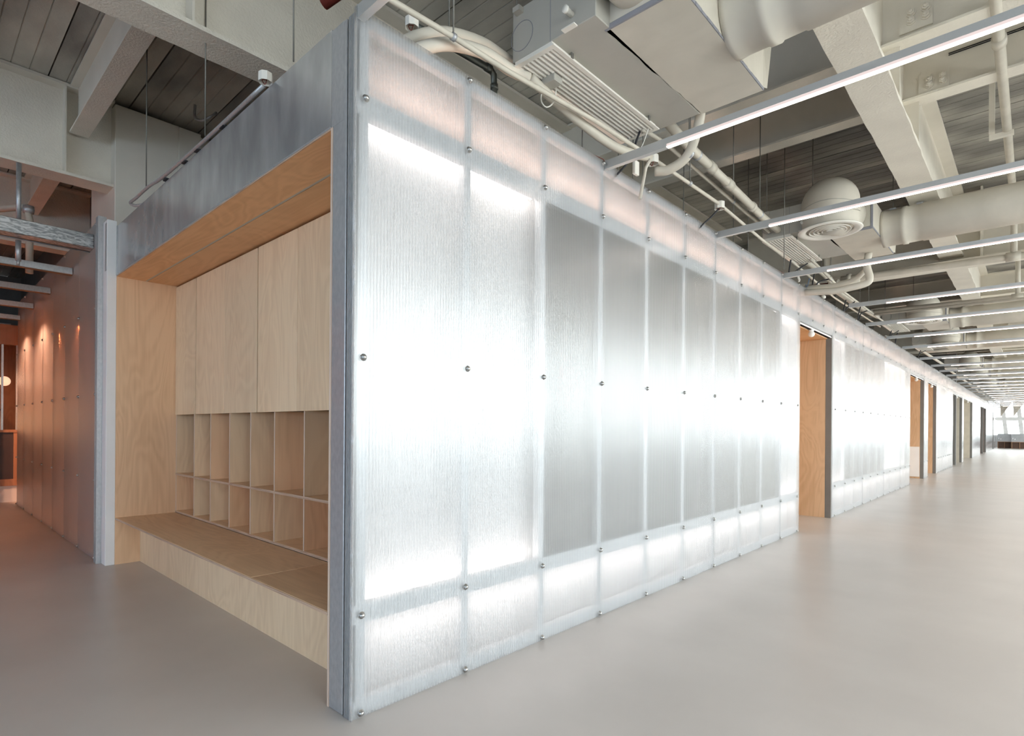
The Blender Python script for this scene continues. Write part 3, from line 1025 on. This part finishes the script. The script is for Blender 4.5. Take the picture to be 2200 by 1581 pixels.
def arc(pts, n=6):
    """smooth Catmull-Rom through points"""
    P = [Vector(p) for p in pts]
    P = [P[0] * 2 - P[1]] + P + [P[-1] * 2 - P[-2]]
    o = []
    for i in range(1, len(P) - 2):
        for k_ in range(n):
            t = k_ / n
            o.append(.5 * ((2 * P[i]) + (-P[i - 1] + P[i + 1]) * t + (2 * P[i - 1] - 5 * P[i] + 4 * P[i + 1] - P[i + 2]) * t * t + (-P[i - 1] + 3 * P[i] - 3 * P[i + 1] + P[i + 2]) * t ** 3))
    o.append(P[-2])
    return o


def fan_coil(y0, i, ob):
    """y0 start of the grille; ob offset of the plenum"""
    near = i < 2
    lab = 'cream fan coil unit with a white louvred grille, %s above the polycarbonate wall' % ORD[i]
    u = empty('fan_coil_unit', (.24, y0, 3.45), label=lab, cat='air unit', group='fan coil units along the wall')
    b = MB().cbox(-.305, .285, -.01, 1.24, 0, .30, .004)
    b.build('casing', M['fcu'], u)
    b = MB()
    b.lathe([(.085, -.0125), (.085, -.0105), (.082, -.0105), (.082, -.0125)], (-.23, 0, .13), 'y', 28, closed=True)
    b.box(-.02, -.017, -.0115, -.0095, 0, .30)
    b.build('knockout_ring', M['foil'], u)
    for xk in ((.13,) if near else ()):
        p = MB().lathe([(0, -.075), (.02, -.075), (.02, -.06), (.016, -.058), (.016, -.01)], (xk, 0, .075), 'y', 18).build('drain_spigot', M['white_metal'], u)
        MB().box(xk - .045, xk + .04, -.045, -.012, -.006, .0).build('label_plate', M['white_metal'], u)
    for xk in (-.25, .22):
        MB().box(xk - .02, xk + .03, -.05, -.01, .26, .29).build('hanger_bracket', M['fcu'], u)
        MB().tube([(xk, -.035, .27), (xk, -.035, 1.26)], .005, 6).build('hanger_rod', M['rod'], u)
    # grille
    gx0, gx1, gl_ = -.305, .012, 1.18
    fr = MB()
    fr.box(gx0, gx1, -.02, .012, -.034, -.026).box(gx0, gx1, gl_ - .03, gl_, -.034, -.026)
    fr.box(gx0, gx0 + .026, .012, gl_ - .03, -.034, -.026).box(gx1 - .026, gx1, .012, gl_ - .03, -.034, -.026)
    fr.box(gx0 + .02, gx0 + .026, 0, gl_ - .015, -.026, 0).box(gx1 - .026, gx1 - .02, 0, gl_ - .015, -.026, 0)
    fr.box(gx0 + .02, gx1 - .02, -.008, -.002, -.026, 0).box(gx0 + .02, gx1 - .02, gl_ - .022, gl_ - .015, -.026, 0)
    g = fr.build('grille_frame', M['white_metal'], u)
    MB().box(gx0 + .026, gx1 - .026, 0, gl_ - .02, -.004, -.001).build('filter', M['foil'], g)
    if near:
        for yc in (.14, gl_ - .16):
            MB().box(gx1 + .0, gx1 + .006, yc, yc + .02, -.03, .0).build('clip', M['rod'], g)
    ns = 9
    wd = (gx1 - gx0 - .052) / ns
    for k_ in range(ns):
        xa = gx0 + .026 + wd * k_
        # curved louvre blade
        prof = [(xa + .002, -.030), (xa + wd * .35, -.0335), (xa + wd * .62, -.031), (xa + wd * .78, -.020), (xa + wd * .72, -.018), (xa + wd * .5, -.028), (xa + .004, -.026)]
        MB().prism(prof, 'y', .012, gl_ - .03).build('louvre', M['white_metal'], g)

    # plenum
    q = empty('supply_plenum', (.70, y0 + ob, 3.45), label='cream wrapped plenum box and round duct beside the %s fan coil unit' % ORD[i], cat='duct', group='plenum boxes with round ducts')
    Lp = 1.12 if i == 0 else 1.2
    b = MB()
    n = 14
    rnd = random.Random(i + 3)
    # wavy wrapped underside edge towards the unit
    edge = [(-.20 + (.035 * s_) + rnd.uniform(-.006, .006), Lp * s_) for s_ in [j / n for j in range(n + 1)]]
    top = [(p[0], p[1]) for p in edge]
    poly = edge + [(.235, Lp), (.235, 0)]
    b.prism(poly, 'z', 0, .32)
    pb = b.build('plenum_box', M['duct'], q)
    # grey insulation ring at the open front end and torn seam along the edge
    b = MB()
    b.box(-.205, .24, -.012, .0, -.004, .022).box(-.205, -.185, -.012, 0, .022, .32).box(.22, .24, -.012, 0, .022, .32)
    b.build('insulation_edge', M['foil'], q)
    MB().box(-.18, .215, -.008, -.0005, .026, .31).build('front_board', M['duct'], q)
    b = MB()
    prev = 0
    for j in range(16):
        ya = Lp * j / 16
        w_ = rnd.uniform(.004, .013)
        b.box(.2355, .2355 + .004, ya, ya + Lp / 16 + .004, .0, .008 + w_)
    b.build('torn_seam', M['foil'], q)
    MB().box(-.14, .20, Lp, Lp + .012, .01, .30).build('end_flap', M['duct'], q)
    # flared side skirt
    MB().add([(.236, 0, .32), (.236, Lp, .32), (.236, Lp, .02), (.236, 0, .02), (.27, Lp + .05, .31), (.25, Lp + .03, .02)],
             [(0, 3, 2, 1), (1, 2, 5, 4)]).build('side_wrap', M['duct'], q)
    # round duct to the windows
    cz, cyd, rr = .105, Lp * .46, .195
    if i == 0: cz, cyd = .145, Lp * .55
    pts = [(.24, rr * 1.04), (.27, rr * 1.02), (.30, rr), (.42, rr), (.425, rr * 1.05), (.47, rr * 1.05), (.475, rr), (.60, rr * .99), (.61, rr * 1.03), (1.5, rr * 1.03), (6.3, rr * 1.03)]
    b = MB()
    b.lathe([(r_, x_) for x_, r_ in pts], (0, cyd, cz + .02), 'x', 40)
    rd = b.build('round_duct', M['duct'], q)
    if near:
        for xk in (.33, .58):
            MB().box(xk - .03, xk + .03, cyd - .03, cyd + .03, cz + rr + .005, cz + rr + .04).build('strap_clip', M['galv'], rd)
            MB().tube([(xk, cyd, cz + rr), (xk, cyd, 1.26)], .005, 6).build('strap_rod', M['rod'], rd)
    # boot with domed top over the diffuser, elbowing into the plenum
    dx, dy = -.10, -.30
    if i == 0:
        b = MB()
        b.tube(arc([(-.02, .02, .20), (-.02, -.10, .20), (-.03, -.19, .30), (-.03, -.22, .62)], 5), .155, 28)
        b.build('elbow_boot', M['duct'], q)
        return
    pr = [(.0, .52)] + [(.275 * math.sin(t), .25 + .27 * math.cos(t)) for t in [PI / 2 * j / 9 for j in range(1, 10)]] + [(.28, .18), (.275, .10), (.262, .0), (.25, -.014)]
    b = MB()
    b.lathe(pr[::-1], (dx, dy, 0), 'z', 40)
    b.tube([(dx, dy, .17), (dx + .05, dy + .15, .17), (dx + .10, dy + .32, .16)], [.24, .22, .19], 32)
    bt = b.build('elbow_boot', M['duct'], q)
    # seam folds on the boot
    b = MB()
    for t in (.11, .20):
        b.tube([(dx + .281 * math.cos(a_), dy + .281 * math.sin(a_), t + .01 * math.sin(3 * a_)) for a_ in [PI + PI * j / 24 for j in range(25)]], .003, 5)
    b.build('wrap_fold', M['fcu'], bt)

    d = empty('round_diffuser', (.60, y0 + ob - .30, 3.415), label='white round ceiling diffuser with rings under the boot of the %s fan coil unit' % ORD[i], cat='diffuser', group='round diffusers along the wall')
    MB().lathe([(.222, .012), (.235, .002), (.27, -.006), (.298, -.003), (.306, .004), (.30, .012), (.26, .018), (.235, .018)], (0, 0, 0), 'z', 48, closed=True).build('outer_ring', M['white_metal'], d)
    for j, rr_ in enumerate((.200, .160, .120, .080)):
        MB().lathe([(rr_, -.003), (rr_ - .008, -.002), (rr_ - .019, .022), (rr_ - .013, .022)], (0, 0, 0), 'z', 40, closed=True).build('ring', M['white_metal'], d)
    MB().lathe([(0, -.002), (.025, -.002), (.038, .004), (.028, .02), (0, .02)], (0, 0, 0), 'z', 32).build('centre_cone', M['white_metal'], d)
    MB().box(-.21, .21, -.003, .003, .018, .022).box(-.003, .003, -.21, .21, .018, .022).build('spider', M['white_metal'], d)
    MB().lathe([(.0, .034), (.225, .034), (.225, .030), (0, .030)], (0, 0, 0), 'z', 32).build('throat_shade', M['black'], d)  # black disc stands in for the shade between the rings


FY = [1.10, 5.27, 12.1, 15.9, 22.8, 26.9, 33.6, 37.7, 44.5, 48.6]
for i, yf in enumerate(FY):
    fan_coil(yf, i, .13 if i == 0 else .38)

# ------------------------------------------------------------------ pipes, conduits, cables


def pipe(name, pts, r, mt, label, cat='pipe', group=None, n=12, joints=(), jr=1.25, rods=(), rod_top=4.7):
    p0 = Vector(pts[0])
    e = empty(name, p0, label=label, cat=cat, group=group)
    MB().tube([Vector(p) - p0 for p in pts], r, n).build('pipe_run', mt, e)
    for (a, b_) in joints:
        a, b_ = Vector(a), Vector(b_)
        MB().tube([a - p0, b_ - p0], r * jr, n).build('coupling', mt, e)
    for c in rods:
        c = Vector(c)
        MB().tube([c - p0, Vector((c.x, c.y, rod_top)) - p0], .0045, 6).build('hanger_rod', M['rod'], e)
        MB().tube([c - p0 + Vector((-.0, -.01, 0)), c - p0 + Vector((0, .01, 0))], r + .006, n).build('clamp', M['galv'], e)
    return e


pipe('electrical_conduit', [(-.03, -.6, 3.3), (-.014, .2, 3.3), (.014, .56, 3.3), (.03, .945, 3.3), (.10, 1.7, 3.3), (.125, 2.404, 3.3), (.144, 3.571, 3.3), (.09, 4.8, 3.3), (.07, 5.6, 3.3)], .0145, M['pipe'],
     'thin cream conduit running along the wall top from the near corner, with junction boxes', 'conduit', rods=[(.014, .56, 3.3), (.14, 3.0, 3.3)])
pipe('electrical_conduit', [(.16, 2.2, 3.42), (.11, 2.6, 3.5), (.102, 2.85, 3.5), (.047, 4.43, 3.5), (.03, 5.2, 3.5)], .016, M['pipe'],
     'slim cream conduit between the junction box line and the thick drain pipe', 'conduit', rods=[(.06, 4.1, 3.5)])
pipe('drain_pipe', [(.26, 2.3, 3.52), (.221, 2.8, 3.5), (.187, 3.6, 3.5), (.131, 4.68, 3.5), (.12, 5.2, 3.5)], .036, M['pipe'],
     'thick cream drain pipe from the nearest fan coil unit', joints=[((.205, 3.2, 3.5), (.20, 3.3, 3.5)), ((.186, 3.62, 3.5), (.180, 3.74, 3.5)), ((.150, 4.32, 3.5), (.147, 4.38, 3.5))], rods=[(.21, 2.98, 3.5), (.135, 4.6, 3.5)])
pipe('drain_pipe', arc([(.47, 2.33, 3.56), (.49, 2.42, 3.50), (.36, 2.52, 3.30), (.22, 2.50, 3.22), (.12, 2.46, 3.22)]), .034, M['pipe'],
     'cream sagging pipe dropping behind the second light bar', rods=[(.36, 2.52, 3.30)])
pipe('insulated_hose', arc([(-.45, .30, 3.20), (-.25, .392, 3.284), (-.15, .59, 3.41), (-.15, .901, 3.517), (-.15, 1.136, 3.528), (-.10, 1.30, 3.50)]), .036, M['duct'],
     'fat cream insulated hose arching over the wall top, upper of the two')
pipe('insulated_hose', arc([(-.30, .31, 3.17), (-.15, .425, 3.231), (-.075, .594, 3.321), (-.075, .867, 3.408), (-.075, 1.08, 3.415), (-.03, 1.2, 3.40)]), .034, M['duct'],
     'fat cream insulated hose arching over the wall top, lower of the two')
pipe('insulated_hose', arc([(-.02, 1.2, 3.40), (0, 1.379, 3.348), (.02, 1.646, 3.30), (.05, 1.975, 3.262), (.09, 2.2, 3.27), (.12, 2.4, 3.30)]), .030, M['pipe'],
     'cream hose sagging under the nearest grille to the second light bar')
pipe('steel_pipe', [(-.3, .5, 3.50), (-.3, .892, 3.526), (-.3, 1.14, 3.54), (-.3, 1.17, 3.52), (-.3, 1.176, 3.408), (-.3, 1.18, 2.9)], .020, M['dark_pipe'],
     'dark steel pipe turning down behind the wall below the hoses', rods=[(-.3, .8, 3.52)], joints=[((-.3, 1.10, 3.538), (-.3, 1.14, 3.54)), ((-.3, 1.174, 3.46), (-.3, 1.176, 3.43))])
pipe('steel_pipe', [(-.35, 2.9, 3.36), (-.35, 3.35, 3.36), (-.35, 3.38, 3.34), (-.35, 3.38, 3.0)], .020, M['dark_pipe'], 'dark steel pipe elbow behind the wall near the third light bar', rods=[(-.35, 3.1, 3.36)])
pipe('steel_pipe', [(-.35, 4.9, 3.34), (-.30, 5.5, 3.34), (-.28, 5.53, 3.32), (-.28, 5.53, 3.0)], .018, M['galv'], 'grey steel pipe elbow behind the wall near the second grille', rods=[(-.33, 5.1, 3.34)])
# long services continuing down the hall
pipe('drain_pipe', [(-.02, 6.3, 3.49), (.03, 7.075, 3.49), (.042, 7.616, 3.47), (-.02, 8.4, 3.42), (-.02, 9.8, 3.42), (-.036, 11.5, 3.5)], .040, M['pipe'], 'thick cream pipe along the wall past the fourth light bar', rods=[(.03, 7.3, 3.49), (-.02, 9.9, 3.44)])
pipe('electrical_conduit', [(.02, 6.0, 3.36), (-.09, 8.5, 3.36), (-.08, 12, 3.38)], .014, M['pipe'], 'thin cream conduit above the first doorway, nearer the wall', 'conduit')
pipe('electrical_conduit', [(.16, 6.3, 3.42), (.10, 8.2, 3.37), (.085, 12, 3.37)], .016, M['pipe'], 'thin cream conduit above the first doorway, farther from the wall', 'conduit', rods=[(.124, 7.4, 3.39), (.09, 10, 3.37)])
for i, (a, b_) in enumerate(((17.5, 22), (24, 33), (35, 44), (45, 56))):
    pipe('drain_pipe', [(-.05, a, 3.47), (.0, b_, 3.47)], .036, M['pipe'], 'cream pipe run far along the wall top, %s stretch' % ('first', 'second', 'third', 'fourth')[i], group='far pipe runs')
pipe('insulated_pipe', arc([(.72, 6.62, 3.45), (.705, 6.6, 3.30), (.735, 6.6, 3.15), (.70, 6.6, 3.085), (.5, 6.6, 3.055), (.342, 6.6, 3.045), (.10, 6.62, 3.075), (-.1, 6.7, 3.11)]), .042, M['duct'],
     'cream insulated pipe with an elbow crossing to the wall after the third light bar')
pipe('insulated_pipe', arc([(.66, 6.7, 3.26), (.55, 6.72, 3.18), (.34, 6.72, 3.14), (.10, 6.74, 3.16), (-.1, 6.8, 3.19)]), .032, M['duct'],
     'second cream insulated pipe tucked behind the elbowed one')
pipe('cross_pipe', [(.0, 8.5, 3.63), (.3, 8.5, 3.62), (1.995, 8.5, 3.58), (7, 8.5, 3.56)], .045, M['pipe'], 'cream fire pipe running across the hall in front of the deep cross girder',
     joints=[((.08, 8.5, 3.63), (.14, 8.5, 3.628)), ((1.92, 8.5, 3.582), (2.07, 8.5, 3.58))], jr=1.4)
pipe('cross_pipe', [(.0, 10.9, 3.50), (7, 10.9, 3.41)], .036, M['pipe'], 'cream pipe crossing the hall beyond the deep cross girder', joints=[((1.92, 10.9, 3.475), (2.07, 10.9, 3.473))], jr=1.5)
pipe('cross_pipe', [(.1, 10.4, 3.36), (7, 10.4, 3.33)], .020, M['pipe'], 'slim cream pipe crossing the hall under the sixth light bar')
pipe('red_fire_pipe', [(-.75, 8.0, 3.46), (-.05, 8.0, 3.44)], .05, M['red'], 'dull red fire pipe ending at a grooved coupling above the first doorway')
cpl = pipe('grooved_coupling', [(-.06, 8.0, 3.44), (.02, 8.0, 3.44), (.35, 8.0, 3.46)], .044, M['pipe'], 'cream grooved pipe coupling above the first doorway', 'coupling',
     joints=[((-.03, 8.0, 3.44), (-.01, 8.0, 3.44)), ((.01, 8.0, 3.44), (.03, 8.0, 3.441)), ((.05, 8., 3.442), (.09, 8., 3.443))], jr=1.7)
sp_ = pipe('sprinkler_pipe', [(2.0, -1.0, 4.24), (2.0, 8.40, 4.24)], .036, M['pipe'], 'cream pipe running down the hall beside the right girder', n=16,
     joints=[((2.0, 4.2, 4.24), (2.0, 4.3, 4.24)), ((2.0, 8.35, 4.24), (2.0, 8.45, 4.24))], jr=1.3)
MB().tube([(0, 9.4, 0), (0, 9.47, -.05), (0, 9.5, -.63)], .036, 16).build('drop', M['pipe'], sp_)
MB().box(-.135, -.09, 6.88, 6.93, -.02, .48).build('support_post', M['beam_smooth'], sp_)
MB().box(-.135, .05, 6.93, 6.98, -.06, -.02).build('support_arm', M['beam_smooth'], sp_)
pipe('sprinkler_pipe', [(2.0, 10.9, 3.47), (2.0, 10.9, 4.3)], .034, M['pipe'], 'cream upright pipe standing on the crossing pipe beyond the girder')
pipe('fire_pipe_stub', [(-.50, .12, 3.49), (-.36, .17, 3.53), (-.06, .28, 3.62)], .034, M['red'], 'dark red fire pipe just visible above the near corner')


def jbox(loc, label, rz=0., s=1.):
    e = empty('junction_box', loc, label=label, cat='junction box', group='conduit junction boxes')
    e.rotation_euler = (0, 0, rz)
    b = MB()
    b.lathe([(.046, -.03), (.046, .03), (.040, .03), (.040, -.022)], (0, 0, 0), 'z', 8, smooth=False, closed=True)
    b.lathe([(0, .026), (.044, .026), (.044, .031), (0, .031)], (0, 0, 0), 'z', 8, smooth=False)
    b.build('body', M['white_metal'], e)
    MB().tube(arc([(.01, .0, -.01), (-.01, .01, -.035), (-.025, 0, -.01), (.015, -.01, -.02)]), .003, 5).build('wire', M['red'], e)
    e.scale = (s, s, s)
    return e


jbox((.122, 2.42, 3.29), 'octagonal junction box on the thin conduit, just past the second light bar')
jbox((.140, 3.59, 3.29), 'octagonal junction box with a black cable on the thin conduit before the third light bar')
jbox((-.18, .444, 3.40), 'small cream junction box above the wall top near the corner', .5, .8)
pipe('cable', arc([(.13, 3.60, 3.27), (.08, 3.56, 3.20), (.02, 3.50, 3.12), (.0 - .05, 3.46, 3.02)]), .008, M['black'], 'black cable dropping from the junction box behind the wall top', 'cable', n=6)
pipe('cable', arc([(.02, 1.30, 3.42), (-.02, 1.30, 3.32), (.0, 1.325, 3.268), (.03, 1.36, 3.30), (.04, 1.375, 3.38)]), .004, M['white_metal'], 'white wire loop hanging under the nearest grille', 'cable', n=6)
cbx = empty('control_box', (.05, 1.31, 3.38), label='small cream control box under the nearest grille with a wire loop', cat='box')
MB().cbox(-.05, .05, -.03, .05, 0, .06).build('body', M['fcu'], cbx)
pipe('cable', arc([(.13, 2.22, 3.42), (.11, 2.20, 3.34), (.10, 2.18, 3.26), (.06, 2.14, 3.17), (.0 - .03, 2.10, 3.08)]), .008, M['black'], 'black cable bunch hanging by the second light bar', 'cable', n=6)
pipe('cable', arc([(.20, 2.22, 3.42), (.15, 2.23, 3.33), (.10, 2.22, 3.25)]), .003, M['white_metal'], 'thin white wires hanging by the second light bar', 'cable', n=6)
tg = empty('sensor_plate', (.10, 2.22, 3.12), label='white sensor plate hanging behind the second light bar', cat='sensor')
MB().cbox(-.012, .012, -.03, .03, 0, .10).build('plate', M['white_metal'], tg)
pipe('flexible_conduit', [(.14, 2.36, 3.27), (.10, 2.36, 3.22), (.06, 2.35, 3.0)], .012, M['pipe'], 'short flexible conduit dropping behind the wall top', 'conduit')
tg = empty('sensor_plate', (.05, 6.24, 3.15), label='white tilted control card by the fourth light bar', cat='sensor')
MB().cbox(-.012, .012, -.035, .035, 0, .13).build('plate', M['white_metal'], tg)
tg.rotation_euler = (0, R(-18), R(20))
for i, yq in enumerate((7.55, 12.15)):
    s_ = empty('spot_head', (.0, yq, 3.19), label='small white spot head on the wall top, %s one' % ('first', 'second')[i], cat='lamp', group='spot heads on the wall top')
    MB().lathe([(0, -.05), (.022, -.05), (.026, 0), (.018, .04), (0, .045)], (0, 0, 0), 'y', 16).build('head', M['white_metal'], s_)
    MB().tube([(0, 0, -.04), (0, 0, 0)], .006, 6).build('stem', M['rod'], s_)
for i, (yq, dz) in enumerate(((5.9, .0), (6.9, .05), (8.6, -.02), (9.6, .04), (12.4, 0), (13.1, .05), (16.4, .02))):
    pipe('cable', arc([(.05, yq, 3.34 + dz), (.0, yq + .1, 3.22 + dz), (-.03, yq + .28, 3.20), (-.02, yq + .42, 3.30 + dz), (.1, yq + .5, 3.40)]), .009, M['black'],
         'black cable looping above the wall top, %s one along' % ORD[i].replace('nearest', 'first'), 'cable', group='loose cables on the wall top', n=6)
for i, yq in enumerate((6.62, 7.0)):
    pipe('cable', arc([(.06, yq, 3.26), (.03, yq + .04, 3.18), (.0, yq + .1, 3.175), (-.02, yq + .14, 3.22)]), .004, M['blue'], 'thin blue wire loop above the wall top, %s one' % ('first', 'second')[i], 'cable', n=6)

# conduit run lying along the fascia top
fc = pipe('fascia_conduit', arc([(-3.25, .04, 3.155), (-3.40, -.01, 3.16), (-3.48, -.03, 3.20), (-3.30, -.03, 3.195), (-2.95, -.03, 3.19), (-2.6, -.02, 3.172), (-1.73, -.012, 3.166), (-.9, -.012, 3.166)], 5), .012, M['galv'],
          'grey conduit lying along the top edge of the fascia, bent back at its left end', 'conduit')
for xx in (-2.62, -2.2, -1.95, -1.5):
    MB().box(xx + 3.25 - .03, xx + 3.25 + .03, -.055, -.04 + .01, -.006, .006).build('saddle', M['black'], fc)
jb2 = jbox((-.86, -.02, 3.185), 'grey junction box at the right end of the fascia conduit', .6, .8)
for i, (x, yq) in enumerate(((-3.02, -.03), (-1.78, -.012), (-.62, .02))):
    pipe('hanger_rod', [(x, yq, 3.19), (x - .01, yq, 4.70)], .0045, M['rod'], 'thin threaded hanger rod over the fascia, %s from the left' % ('first', 'second', 'third')[i], 'rod', n=6)
hk = empty('beam_hook', (-4.35, .75, 4.55), label='small steel hook under the slab by the column', cat='hook')
MB().tube(arc([(0, 0, .15), (0, 0, .02), (.08, .05, -.02), (.16, .12, .03), (.14, .16, .08)]), .014, 8).build('hook', M['galv'], hk)
for i, (x, yq) in enumerate(((-.25, 2.05), (-.35, 2.7), (-.45, 3.1), (-.2, 5.2), (.25, 5.0), (-.5, 4.2))):
    pipe('hanger_rod', [(x, yq, 3.0), (x, yq, 4.70)], .0045, M['rod'], 'thin threaded hanger rod behind the wall top, %s along' % ORD[i].replace('nearest', 'first'), 'rod', n=6)

# ------------------------------------------------------------------ hall end: glazing, canopy, counters
we = empty('wall_end', (0, YE, 0), kind='structure', label='bright glazed end wall of the hall with white inclined mullions')
MB().box(-2, XW, 0, .1, 0, 1.0).build('sill_wall', M['steel_top'], we)
MB().box(-2, XW, 0, .1, 3.75, 4.72).build('head_wall', M['beam_smooth'], we)
MB().box(-2, XW, .04, .05, 1.0, 3.75).build('glass_pane', M['glass'], we)
for i in range(9):
    xx = .35 + i * .95 - .9
    MB().add([(xx, 0, 1.0), (xx + .26, 0, 1.0), (xx + .26, .12, 1.0), (xx, .12, 1.0), (xx - .28, 0, 3.75), (xx - .02, 0, 3.75), (xx - .02, .12, 3.75), (xx - .28, .12, 3.75)],
             [(3, 2, 1, 0), (4, 5, 6, 7), (0, 1, 5, 4), (1, 2, 6, 5), (2, 3, 7, 6), (3, 0, 4, 7)]).build('mullion', M['mull'], we)
MB().box(-2, XW, -.01, .06, 1.28, 1.34).box(-2, XW, -.01, .06, 2.15, 2.42).build('transom', M['mull'], we)
cn = empty('sloping_canopy', (.22, 56.5, 3.6), label='rough textured canopy built for the mirrored image left of the seam', cat='canopy', group='sloping canopies')  # solid repeat of the right canopy, stands in for its mirrored image
MB().add([(0, 0, 0), (.72, 0, 0), (.05, 0, -1.2), (0, .25, 0), (.72, .25, 0), (.05, .25, -1.2)], [(0, 2, 1), (3, 4, 5), (0, 1, 4, 3), (1, 2, 5, 4), (2, 0, 3, 5)]).build('slope', M['textured'], cn)
c2 = copy_tree(cn)
c2.location = (.98, 56.2, 3.62)
c2['label'] = 'rough textured sloping canopy at the hall end, right of the seam'
for i, (xa, zz, w_) in enumerate(((.12, .0, .80), (.94, .0, 2.2))):  # first counter stands in for the mirrored image of the larger one
    cc = empty('lobby_counter', (xa, 56.0 - i * .5, 0), label=('low counter built for the mirrored image of the larger one, against the wall end', 'low counter with grey metal top and wood cubby base, the larger right one')[i], cat='counter', group='lobby counters')
    MB().box(0, w_, 0, .5, .50, 1.10).build('metal_front', M['steel_top'], cc)
    MB().box(0, w_, -.01, .5, .46, .50).build('wood_rail', M['box_wood'], cc)
    MB().box(0, w_, .06, .5, 0, .46).build('shade_inside', M['box_shade'], cc)  # solid dark block stands in for shade inside the cubbies
    nn = 2 if i == 0 else 5
    for q in range(nn + 1):
        xq = (w_ - .04) * q / nn
        MB().box(xq, xq + .04, 0, .06, 0, .46).build('upright', M['box_wood'], cc)
    MB().box(.16, .22, -.012, 0, .66, .74).build('socket', M['plaster'], cc)
    MB().box(.05, .09, -.012, 0, .70, .80).build('socket', M['plaster'], cc)
